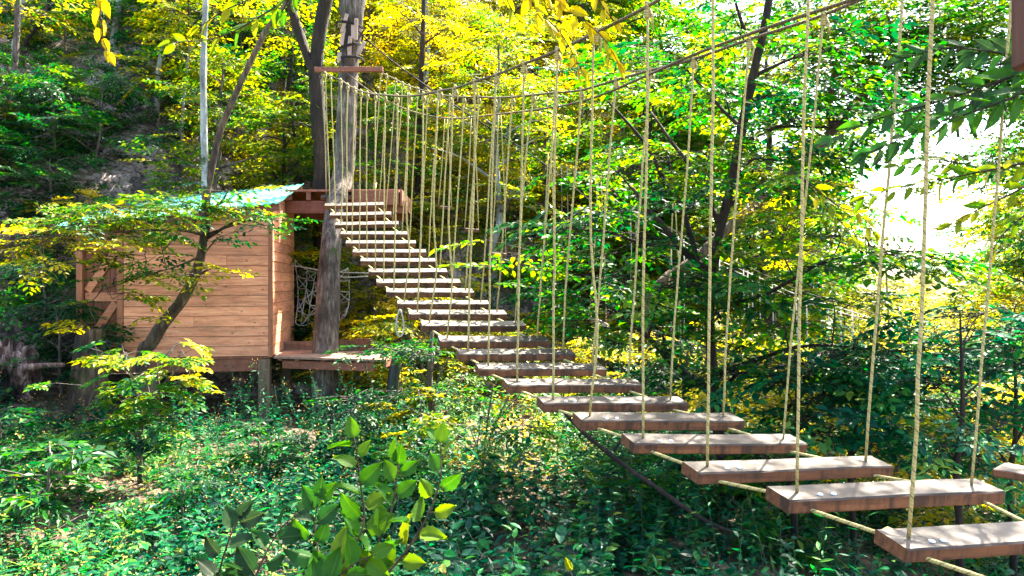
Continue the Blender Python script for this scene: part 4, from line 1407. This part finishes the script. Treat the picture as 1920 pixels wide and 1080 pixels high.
KIND = {
    'y1': forest_kind(1, 4.6, 1.7, 13, 13, .68, .22, 1.0),
    'y2': forest_kind(2, 3.4, 1.5, 11, 13, .66, .15, 1.0, bark=M_DARK),
    'y3': forest_kind(3, 5.6, 1.9, 14, 13, .60, .35, 1.0, bark=M_PALE),
    'g1': forest_kind(4, 4.2, 1.6, 12, 13, .24, .2, 1.0),
    'g2': forest_kind(5, 3.0, 1.5, 11, 13, .30, .12, 1.0, bark=M_DARK),
    'm1': forest_kind(6, 4.6, 1.8, 13, 13, .46, .2, 1.0),
    'm2': forest_kind(7, 3.6, 1.6, 12, 12, .42, .2, 1.0, bark=M_DARK),
    'tg': forest_kind(8, 9.5, 2.9, 20, 15, .36, .3, 1.15, (.7, 1.15), bark=M_DARK),
    'ty': forest_kind(9, 8.0, 2.6, 18, 15, .56, .2, 1.15, (.7, 1.1)),
    'tm': forest_kind(10, 7.0, 2.6, 17, 15, .44, .18, 1.15, (.7, 1.1), bark=M_DARK),
    'sg': forest_kind(21, .9, .42, 8, 4, .26, .1, 1.6, (.26, .42), trunk_r=.012),
    'sy': forest_kind(22, .8, .40, 8, 4, .56, .1, 1.6, (.26, .42), trunk_r=.012),
    'bs': forest_kind(11, 1.3, .8, 9, 8, .22, .08, 1.0, (.35, .55), trunk_r=.02),
    'by': forest_kind(12, 1.4, .85, 9, 8, .74, .08, 1.0, (.35, .55), trunk_r=.02),
}


def plant_tree(kind, x, y, s, rz, label, group, name='forest_tree', cat='tree', dz=0.0, tilt=0.0):
    t = thing(name, label, cat, (x, y, float(ground_z(x, y)) - .05 + dz), rz, group)
    t.scale = (s, s, s * RG.uniform(.9, 1.12))
    t.rotation_euler = (tilt, RG.normal(0, .04), rz)
    for me, nm in zip(KIND[kind], ('trunk', 'crown')):
        o = bpy.data.objects.new(nm, me)
        C.objects.link(o)
        o.parent = t
    return t


def lit(x, y):
    """the clearing through which the sun reaches the bank under the bridge"""
    dx, dy = x - .2, y - 9.0
    al = dx * math.sin(SUN_AZ) + dy * math.cos(SUN_AZ)
    la = dx * math.cos(SUN_AZ) - dy * math.sin(SUN_AZ)
    return abs(la) < 1.7 and .3 < al < 9


def dense(cands, mind):
    out = []
    for c in cands:
        if all((c[0] - o[0]) ** 2 + (c[1] - o[1]) ** 2 > mind ** 2 for o in out):
            out.append(c)
    return out


# slope above the shed and platform
cand = [(RG.uniform(-13, 6), RG.uniform(12.5, 25)) for _ in range(1500)]
SEL = []
for x, y in cand:
    px = 960 + x / y * F
    py = HZ - ground_z(x, y) / y * F
    y0 = np.interp(x, [-60, -20, -8, -5, -3, -1.2, 1, 4, 8], [4, 8.5, 11.0, 12.3, 13.1, 13.2, 15.0, 19, 25])
    if lit(x, y) or y < y0 + .5 or px < -160 or px > 1330 or py < -260: continue
    if -100 < px < 400 and py < 320 and RG.random() < .72: continue     # bare rock shows here
    SEL.append((x, y, px, py))
SEL = dense(SEL, 1.4)
for x, y, px, py in SEL:
    if px < 330:
        k = RG.choice(['g1', 'g2', 'm2', 'y2'], p=[.22, .22, .2, .36]) if py > 200 else RG.choice(['m1', 'm2', 'g2', 'y3', 'y2'], p=[.18, .17, .05, .25, .35])
        lab = {'g': 'dark green small tree rooted among rocks on the left slope', 'm': 'olive green small tree rooted on the left rock slope', 'y': 'yellow small tree rooted on the left rock slope'}[k[0]]
        s = RG.uniform(.45, .8)
    else:
        k = RG.choice(['y1', 'y2', 'y3', 'm1', 'm2'], p=[.33, .28, .15, .14, .10])
        lab = {'m': 'yellow green tree in the crowded slope behind the platform', 'y': 'bright yellow tree in the crowded slope behind the platform'}[k[0]]
        s = RG.uniform(.6, 1.0)
    plant_tree(k, x, y, s, RG.uniform(0, 6.28), lab, lab.replace(' tree ', ' trees '), dz=-.1)

# forest on the right
cand = [(RG.uniform(1.5, 40), RG.uniform(11.5, 48)) for _ in range(1500)]
SEL = []
for x, y in cand:
    px = 960 + x / y * F
    if px < 1060 or px > 2150 or lit(x, y): continue
    if 1560 < px < 1930 and y < 24: continue      # the open gap to the bright sky
    if abs(px - 1725) / F * y < 2.1 + .075 * y: continue
    SEL.append((x, y, px))
SEL = dense(SEL, 2.4)
for x, y, px in SEL:
    gap = 1600 < px < 1850
    k = RG.choice(['tg', 'ty', 'tm'], p=[.32, .36, .32])
    if 1400 < px < 1950: k = RG.choice(['ty', 'tm'])
    s = RG.uniform(.75, 1.15)
    if gap: s *= .30 if y < 40 else .36
    elif 1560 < px < 1900: s *= .62
    lab = {'tg': 'tall green tree in the woods beyond the bridge', 'ty': 'tall yellowing tree in the woods beyond the bridge', 'tm': 'tall light green tree in the woods beyond the bridge'}[k]
    plant_tree(k, x, y, s, RG.uniform(0, 6.28), lab, lab.replace(' tree ', ' trees '))

# low trees in the hollow under the bright gap: their tops stay about level with the eye
SEL = dense([(RG.uniform(5, 32), RG.uniform(15, 46)) for _ in range(700)], 1.9)
for x, y in SEL:
    px = 960 + x / y * F
    if not 1500 < px < 2000: continue
    h = -float(ground_z(x, y)) + RG.uniform(-1.1, .25) * y / 30
    k = RG.choice(['y1', 'm1', 'y2'], p=[.45, .15, .4])  # mostly yellow kinds: the bright glow below the gap is put into leaf colour
    lab = {'y1': 'low yellow tree in the hollow below the bright gap', 'y2': 'low bushy yellow tree in the hollow below the bright gap', 'm1': 'low green tree in the hollow below the bright gap'}[k]
    plant_tree(k, x, y, h / {'y1': 4.9, 'm1': 4.9, 'y2': 3.7}[k], RG.uniform(0, 6.28), lab, lab.replace(' tree ', ' trees '))

# bushes: left of shed, under deck, right bank
BUSH = []
cand = [(RG.uniform(-11, 9), RG.uniform(7.5, 20)) for _ in range(900)]
for x, y in cand:
    px = 960 + x / y * F; py = HZ - ground_z(x, y) / y * F
    if px < -60 or px > 1950: continue
    if 540 < px < 760 and y < 12.6: continue
    if px < 120 and y < 10.6: continue
    if lit(x, y) and RG.random() < .8: continue
    if -6.5 < x < -3.2 and 9.3 < y < 13: continue
    if -3.4 < x < -1.3 and 9.6 < y < 11.8: continue
    if px < 700 and y < 9.6: continue
    if px < 880 and y < 11.6: continue
    if 800 < px < 1080 and 6.5 < y < 12 and RG.random() < .93: continue
    BUSH.append((x, y, px, py))
BUSH = dense(BUSH, .95)
SHADE = []
for k in range(300):
    x, y = RG.uniform(-10, -6.0), RG.uniform(8.6, 13)
    px = 960 + x / y * F; py = HZ - ground_z(x, y) / y * F
    if -60 < px < 150 and not (px < 110 and y < 10.6): SHADE.append((x, y, px, py))
BUSH += dense(SHADE, .62)
for x, y, px, py in BUSH:
    yel = RG.random() < (.9 if 700 < px < 1150 and y > 8.5 else .3 if px > 1150 else .12)  # yellow favoured on the bank, so leaf colour carries part of its sunlight
    if px < 160: lab = 'low dark bush in the shade left of the shed'
    elif px < 720: lab = 'low yellow bush at the rock foot behind the shed' if yel else 'low green bush at the rock foot behind the shed'
    elif px < 1150: lab = 'low yellow bush on the bank under the bridge' if yel else 'low green bush on the bank under the bridge'
    else: lab = 'low yellow bush on the bank right of the bridge' if yel else 'low green bush on the bank right of the bridge'
    plant_tree('by' if yel else 'bs', x, y, RG.uniform(.7, 1.3), RG.uniform(0, 6.28), lab, lab.replace('bush', 'bushes'), 'bush', 'bush')

# seedlings standing among the herbs
SEED = []
for k in range(500):
    y = RG.uniform(5.2, 9.2); px = RG.uniform(0, 1500); x = (px - 960) / F * y
    if 60 < px < 420 and y > 6.4: continue
    if px > 880 and y < 6.3: continue
    if px < 130 and y > 7.4: continue
    if 800 < px < 1080 and y > 6.5: continue
    SEED.append((x, y, px))
for x, y, px in dense(SEED, .85):
    yel = px > 700 and RG.random() < .2
    if 300 < px < 790 and y > 7.2: continue
    lab = ('small yellow green seedling ' if yel else 'small green seedling ') + ('among the pale herbs at lower left' if px < 700 else 'among the dark herbs under the bridge')
    plant_tree('sy' if yel else 'sg', x, y, RG.uniform(.55, 1.0), RG.uniform(0, 6.28), lab, lab.replace('seedling', 'seedlings'), 'seedling', 'seedling')

# ------------------------------------------------------------------ undergrowth that nobody could count
# leafy creepers over the rock slope
n0 = 9000
x = RG.uniform(-14, 7, n0); y = RG.uniform(11, 26, n0)
z = ground_z(x, y)
px = 960 + x / y * F
keep = (z > -1.7 + .2) & (fbm(x * .9, y * .9, 3, 77) > -.02) & (px > -120) & (px < 1400)
keep &= ~((px > 60) & (px < 330) & (RG.random(n0) < .5))
x, y, z, px = x[keep], y[keep], z[keep], px[keep]
m = MB()
tn = np.where(px < 380, RG.normal(.50, .22, len(x)), RG.normal(.62, .14, len(x)))
sprays(m, np.stack([x, y - .1, z + .08], -1), RG.uniform(0, 6.28, len(x)), RG.normal(.25, .35, len(x)), RG.normal(0, .4, len(x)), RG.uniform(.35, .65, len(x)), np.clip(tn, .05, 1), 0)
o = m.build('undergrowth', M_LEAF)
tag(o, 'yellow and green creepers and seedlings covering the rock slope', 'undergrowth', kind='stuff')


def herbs(x, y, h, nleaf, ll, tone, tsd, wr=.48, q=1):
    """upright herbs with spiralling leaves"""
    n = len(x); z = ground_z(x, y)
    m = MB()
    lean = RG.normal(0, .22, (n, 2))
    base = np.stack([x, y, z - .02], -1)
    tip = base + np.stack([lean[:, 0] * h, lean[:, 1] * h, h], -1)
    prisms(m, base, tip, .0024, .0012, 1)
    t = (np.arange(nleaf) + .5) / nleaf
    t = .2 + .8 * t
    pos = base[:, None] + (tip - base)[:, None] * t[None, :, None]
    az = RG.uniform(0, 6.28, n)[:, None] + np.arange(nleaf)[None] * 2.4 + RG.normal(0, .3, (n, nleaf))
    el = RG.normal(.12, .35, (n, nleaf))
    d = np.stack([np.cos(az) * np.cos(el), np.sin(az) * np.cos(el), np.sin(el)], -1)
    nn = np.stack([-np.cos(az) * np.sin(el), -np.sin(az) * np.sin(el), np.cos(el)], -1) + RG.normal(0, .3, (n, nleaf, 3))
    L = RG.uniform(ll[0], ll[1], n)[:, None] * (1.15 - .55 * t)[None] * RG.uniform(.7, 1.25, (n, nleaf))
    tn = np.clip(np.broadcast_to(tone, (n,))[:, None] + RG.normal(0, tsd, (n, nleaf)), 0, 1)
    leaves(m, pos.reshape(-1, 3), d.reshape(-1, 3), nn.reshape(-1, 3), L.ravel(), L.ravel() * wr * RG.uniform(.8, 1.2, L.size), tn.ravel(), q)
    return m, tip


def merge(a, b):
    for V, A in zip(b.V, b.A):
        a.V.append(V); a.A.append(A)
    a.F += [(f + a.n, mm) for f, mm in b.F]
    a.n += b.n


M_STEM = simple('herb_stem', (.03, .055, .015), .8)
M_BUD = simple('orange_seed_head', (.62, .33, .05), .8)
n0 = 5200
x = RG.uniform(-7.5, .6, n0); y = RG.uniform(3.2, 10.2, n0)
px = 960 + x / y * F
keep = (px < 860 + 60 * RG.normal(0, 1, n0)) & ~((x > -6) & (x < -3) & (y > 9.9)) & (fbm(x * .8, y * .8, 3, 50) > -.12)
x, y, px = x[keep], y[keep], px[keep]
wl = sst(900, 350, px) * sst(9.6, 7.4, y)
tone = .23 + .47 * wl * np.clip(.6 + 2.2 * fbm(x * .9, y * .9, 3, 12), 0, 1.4) + RG.normal(0, .06, len(x))
hgt = (.14 + .5 * RG.random(len(x)) ** 1.6) * np.clip(1 + 1.8 * fbm(x * .7, y * .7, 3, 90), .5, 1.9)
kind = fbm(x * .9, y * .9, 3, 33) + RG.normal(0, .09, len(x))
ka = kind > -.03; kc = kind < -.10; kb = ~ka & ~kc
m, tip = herbs(x[ka], y[ka], hgt[ka] * .85, 14, (.06, .13), tone[ka], .15, .5)
m2, tip2 = herbs(x[kb], y[kb], hgt[kb] * 1.15, 16, (.06, .11), tone[kb] + .08, .12, .24)
m3, tip3 = herbs(x[kc], y[kc], hgt[kc] * .8, 18, (.028, .055), tone[kc] - .05, .12, .75, 0)
merge(m, m2); merge(m, m3)
tip = np.concatenate([tip, tip2])
# small orange seed heads on some
sel = RG.random(len(tip)) < .3
tp = tip[sel]
k = 9
pp = (tp[:, None] + RG.normal(0, 1, (len(tp), k, 3)) * np.array([.035, .035, .03])).reshape(-1, 3)
leaves(m, pp, RG.normal(0, 1, pp.shape), RG.normal(0, 1, pp.shape), .016, .011, .5, 0, 2)
o = m.build('ground_cover', [M_HERB, M_STEM, M_BUD])
tag(o, 'pale green herbs with small orange seed heads over the lower left ground', 'herbs', kind='stuff')

n0 = 11000
x = RG.uniform(-2.6, 8, n0); y = RG.uniform(3.0, 15, n0)
px = 960 + x / y * F
keep = (px > 640 + 80 * RG.normal(0, 1, n0)) & (px < 2050) & ((fbm(x * .8, y * .8, 3, 60) > -.11) | (y < 5))
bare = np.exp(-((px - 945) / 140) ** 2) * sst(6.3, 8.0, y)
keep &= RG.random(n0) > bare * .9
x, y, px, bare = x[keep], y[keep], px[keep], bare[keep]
tone = .31 + .11 * RG.normal(0, 1, len(x)) + .4 * bare + .25 * sst(9, 13, y)  # yellower on the bare bank, with its sunlight partly put into the tone
hgt = (.14 + .55 * RG.random(len(x)) ** 1.6) * np.clip(1 + 1.8 * fbm(x * .7, y * .7, 3, 91), .5, 2.0)
kind = fbm(x * .8, y * .8, 3, 34) + RG.normal(0, .08, len(x))
ka = kind > -.10; kc = kind < -.16; kb = ~ka & ~kc
tone = np.clip(tone, .02, .95)
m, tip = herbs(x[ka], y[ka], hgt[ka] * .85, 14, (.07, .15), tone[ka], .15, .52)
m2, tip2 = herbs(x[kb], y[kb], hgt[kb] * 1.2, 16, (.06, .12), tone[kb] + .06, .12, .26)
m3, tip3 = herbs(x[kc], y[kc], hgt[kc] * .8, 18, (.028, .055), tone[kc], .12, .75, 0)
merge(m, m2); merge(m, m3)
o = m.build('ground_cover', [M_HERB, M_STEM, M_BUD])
tag(o, 'dark teal green herbs carpeting the bank below the bridge', 'herbs', kind='stuff')

# dead leaves over the soil between the herbs
n0 = 9000
x = RG.uniform(-7, 6, n0); y = RG.uniform(3.4, 12, n0)
z = ground_z(x, y) + .012
m = MB()
a = RG.uniform(0, 6.28, n0)
leaves(m, np.stack([x, y, z], -1), np.stack([np.cos(a), np.sin(a), RG.normal(0, .3, n0)], -1), np.stack([RG.normal(0, .5, n0), RG.normal(0, .5, n0), np.ones(n0)], -1),
       RG.uniform(.05, .10, n0), RG.uniform(.03, .05, n0), RG.random(n0), 1)
M_DEAD = leaf_mat('dead_leaf', [(0, (.05, .025, .012)), (.5, (.20, .11, .055)), (1, (.42, .30, .20))], trans=.15, rough=.7, spec=.2)
o = m.build('dead_leaves', M_DEAD)
tag(o, 'brown dead leaves lying on the soil between the herbs', 'dead leaves', kind='stuff')

# fallen yellow leaves on the bare bank; their yellow also stands for sunlight there
n0 = 9000
x = RG.uniform(-2.5, 3.5, n0); y = RG.uniform(7.2, 16, n0)
px = 960 + x / y * F
keep = (np.exp(-((px - 930) / 170) ** 2) > RG.random(n0)) | (RG.random(n0) < .25)
x, y = x[keep], y[keep]
z = ground_z(x, y) + .015
m = MB()
nn = np.stack([RG.normal(0, .35, len(x)), RG.normal(0, .35, len(x)), np.ones(len(x))], -1)
a = RG.uniform(0, 6.28, len(x))
leaves(m, np.stack([x, y, z], -1), np.stack([np.cos(a), np.sin(a), RG.normal(0, .2, len(x))], -1), nn, RG.uniform(.05, .09, len(x)), RG.uniform(.03, .05, len(x)), np.clip(RG.normal(.85, .12, len(x)), .5, 1), 0)
o = m.build('fallen_leaves', M_LEAF)
tag(o, 'yellow fallen leaves littering the bare bank under the bridge', 'fallen leaves', kind='stuff')

# ------------------------------------------------------------------ small things
# stump by the door
m = MB()
c = P(168, 700, 9.9)
path = [c + (0, 0, -.9), c + (.0, 0, 0), c + (0, 0, .2), c + (.01, 0, .42), c + (.01, 0, .585)]
tube(m, catmull(path, 12), np.interp(np.linspace(0, 1, 12), [0, .3, 1], [.28, .20, .17]), 18, rough=.16)
st_ = m.build('tree_stump', M_MOSSY, smooth=False)
tag(st_, 'mossy cut tree stump standing before the shed door', 'stump')

# rotten log / pale root at the left edge
def lumpy(name, c, rad, seed, m_, parent=None, sq=(1, 1, 1)):
    mb = MB(); nu, nv = 60, 34
    V = []
    for j in range(nv + 1):
        th = PI * j / nv
        for i in range(nu):
            ph = 2 * PI * i / nu
            d_ = np.array([math.sin(th) * math.cos(ph), math.sin(th) * math.sin(ph), math.cos(th)])
            r_ = rad * (1 + 1.1 * fbm(d_[0] * 2.2 + seed, d_[1] * 2.2 + d_[2] * 1.9, 4, seed) + 1.0 * fbm(d_[0] * 7 + seed, d_[2] * 1.5 + d_[1] * 7, 3, seed + 5))
            V.append(c + d_ * r_ * np.array(sq))
    id_ = np.arange((nv + 1) * nu).reshape(nv + 1, nu)
    q = np.stack([id_[:-1], np.roll(id_[:-1], -1, 1), np.roll(id_[1:], -1, 1), id_[1:]], -1).reshape(-1, 4)
    mb.add(np.array(V), q)
    return mb.build(name, m_, parent)


M_DRIFT = bark_mat('bleached_rotten_wood', (.012, .006, .006), (.16, .085, .075), (.50, .39, .37), 0.0, .8)
o = lumpy('rotten_stump', P(12, 700, min(9.6, ray_depth(12, 735) or 9)), .30, 3, M_DRIFT, sq=(1.0, .9, 1.25))
tag(o, 'bleached pinkish rotten stump at the left edge beside the herbs', 'stump')
o = lumpy('rock', P(30, 742, ray_depth(30, 752) or 8.6), .11, 8, M_DRIFT, sq=(1.6, 1, .7))
tag(o, 'pale jagged stone just below the rotten stump', 'rock')
o = lumpy('rock', P(38, 768, ray_depth(38, 774) or 8.3), .07, 12, M_DRIFT, sq=(1.5, 1, .7))
tag(o, 'small rounded pale stone among the left herbs', 'rock')
m = MB()
stem(m, [(40, 690, 9.2, .05), (80, 686, 9.4, .04), (120, 684, 9.6, .03)], 8, .2)
o = m.build('fallen_stick', M_DRIFT, smooth=True)
tag(o, 'pale fallen stick lying right of the rotten stump', 'stick')

# fallen limb under the bridge
m = MB()
stem(m, [(1050, 765, 5.9, .012), (1095, 812, 5.85, .016), (1170, 872, 5.75, .018), (1250, 928, 5.6, .018), (1325, 978, 5.5, .016), (1380, 1000, 5.45, .010)], 8, .2, 36)
stem(m, [(1150, 845, 5.75, .012), (1165, 825, 5.7, .008), (1175, 800, 5.7, .004)], 5)
o = m.build('fallen_limb', M_DARK, smooth=True)
tag(o, 'long dark bare limb slanting down under the bridge steps', 'limb')

# rope net between shed and trunk
m = MB()
pts = {}
for i in range(7):
    for j in range(6):
        u, v = i / 6, j / 5
        xx = 553 + 92 * u + 6 * math.sin(3 * v + i) + 45 * u * (1 - v) * .2
        yy = 487 + 6 * u * 3 + 122 * v * (1 - .25 * u) + 22 * math.sin(PI * u) * (1 - v) + 5 * math.sin(i * 2 + j)
        pts[i, j] = P(xx, yy, 12.4 + .3 * math.sin(i + j))
for i in range(7):
    for j in range(6):
        for di, dj in ((1, 0), (0, 1), (1, 1) if (i + j) % 2 else (1, -1)):
            if (i + di, j + dj) in pts:
                a, b = pts[i, j], pts[i + di, j + dj]
                mid = (a + b) / 2 - np.array([0, 0, .02])
                tube(m, catmull([a, mid, b], 4), .0065, 4)
o = m.build('rope_net', M_WHITEROPE, smooth=True)
tag(o, 'white rope climbing net stretched between the shed and trunk', 'net')
for lb, a, b in (('upper white rope running level from the net past the trunk', (545, 497, 12.3), (692, 512, 12.6)), ('lower white rope running level behind the trunk to the right', (600, 512, 12.2), (690, 518, 12.4))):
    m = MB()
    p0, p1 = P(*a), P(*b)
    tube(m, catmull([p0, (p0 + p1) / 2 - (0, 0, .04), p1], 10), .011, 6)
    o = m.build('net_rope', M_WHITEROPE, smooth=True)
    tag(o, lb, 'rope')

# rope loop hanging below the steps
m = MB()
ang = np.linspace(0, 2 * PI, 26)[:-1]
c = P(750, 606, 7.25)
tube(m, np.stack([c[0] + .036 * np.sin(ang) * (1 - .35 * np.cos(ang)), c[1] + 0 * ang, c[2] + .13 * np.cos(ang)], -1), .008, 6, closed=True)
o = m.build('rope_loop', M_WHITEROPE, smooth=True)
tag(o, 'pale rope loop dangling below the left edge of the steps', 'rope loop')

# black pipe under the deck end
m = MB()
c = catmull([P(734, 760, 10.2), P(738, 710, 10.2), P(745, 672, 10.2), P(756, 662, 10.15), P(770, 664, 10.1), P(778, 674, 10.1)], 24)
tube(m, c, np.linspace(.085, .06, 24), 10)
o = m.build('black_pipe', M_BLACK, smooth=True)
tag(o, 'bent black pipe standing at the right end of the lower deck', 'pipe')

# swinging log steps of the next course
SW = [(834, 390, 12.6, .22), (884, 432, 12.0, .22), (935, 478, 11.4, .22), (1028, 540, 10.4, .22), (1122, 604, 9.4, .22), (1262, 690, 8.6, .22), (1655, 824, 6.9, .24)]
swl = ['small hanging log step nearest the high platform', 'small hanging log step second from the high platform', 'hanging log step in front of the yellow slope', 'hanging log step left of the dark branches',
       'tilted pale hanging log step in the middle of the ropes', 'hanging log step behind the dark slanting branch', 'hanging log step low at right between near planks']
for i, (px_, py_, d_, L_) in enumerate(SW):
    c = P(px_, py_, d_)
    t = thing('swing_step', swl[i], 'log step', c, group='hanging log steps behind the bridge')
    m = MB()
    tl = .25 if i == 4 else .03
    a = c + np.array([-L_ / 2, 0, tl * L_]); b = c + np.array([L_ / 2, .06, -tl * L_])
    bar(m, a, b, .10, .06, bev=.008)
    m.build('log', M_SLATW if i == 4 else M_TREAD, t)
    for e in (a, b):
        m = MB()
        ty = np.interp(px_, [820, 935, 1045, 1122, 1260, 1700], [222, 215, 300, 330, 380, 480])
        top = P(px_ + (e[0] - c[0]) * 20 + 2, ty, d_ + .1)
        tube(m, catmull([e + (0, 0, .03), (e + top) / 2 + (.01, 0, 0), top], 8), .0085, 6)
        m.build('rope', M_ROPE, t, smooth=True)

# thin far hanger ropes of the course beyond
m_names = []
fr_t = thing('far_rope_bridge', 'distant rope bridge of thin pale ropes in the woods at right', 'rope bridge', P(1500, 700, 12))
FA = [(1050, 300, 15.5), (1100, 320, 15), (1180, 385, 14.2), (1260, 430, 13.5), (1330, 470, 13), (1400, 500, 12.5), (1500, 545, 12), (1600, 575, 11.6), (1700, 610, 11.2), (1790, 640, 11)]
for off in (0, 10, 18):
    m = MB()
    tube(m, catmull([P(a, b + off, c + off * .03) for a, b, c in FA], 60), .008, 5)
    m.build('cable', M_CABLE if off == 0 else M_WHITEROPE, fr_t, smooth=True)
fa = np.array(FA, float)
for k, xx in enumerate([1052, 1063, 1104, 1118, 1182, 1192, 1258, 1272, 1282, 1330, 1349, 1394, 1402, 1410, 1424, 1448, 1493, 1512, 1553, 1576, 1598, 1645, 1672]):
    yy = np.interp(xx, fa[:, 0], fa[:, 1]); dd = np.interp(xx, fa[:, 0], fa[:, 2])
    m = MB()
    L_ = RG.uniform(1.5, 1.9)
    a = P(xx, yy + 6, dd)
    tube(m, np.array([a, a + (.02, 0, -L_ * .5), a + (0, 0, -L_)]), .009, 5)
    m.build('hanger_rope', M_WHITEROPE, fr_t, smooth=True)
for k in range(0, 10):
    xx = 1070 + 62 * k
    yy = np.interp(xx, fa[:, 0], fa[:, 1]); dd = np.interp(xx, fa[:, 0], fa[:, 2])
    m = MB()
    a = P(xx, yy + 6, dd) + (0, 0, -1.75)
    bar(m, a + (-.18, 0, 0), a + (.18, .1, 0), .12, .05)
    m.build('step', M_TREAD, fr_t)

# reddish post end at the top right corner, and the platform corner on the right
m = MB()
c = P(1922, 128, 2.6)
box(m, c[0] - .022, c[0] + .09, c[1] - .05, c[1] + .05, c[2], c[2] + .9, bev=.012)
o = m.build('wooden_post', wood_mat('red_post_wood', (.07, .022, .010), (.20, .07, .035), 2, .7, .3))
tag(o, 'reddish brown wooden post end at the top right corner', 'post')
a = P(1860, 879, 3.75)
pl = thing('plank_bench', 'dark plank bench end at the right edge beyond the near steps', 'bench', a, R(-48))
m = MB()
box(m, 0, 1.3, 0, .20, -.038, 0, bev=.005, data=np.array([.3, 0, 0]), topmat=1)
m.build('seat', [M_TREAD, M_TREADTOP], pl, local=True)
for dx in (.16, 1.1):
    m = MB()
    box(m, dx, dx + .07, .06, .13, -2.4, -.040, bev=.006)
    m.build('leg', M_POSTW, pl, local=True)
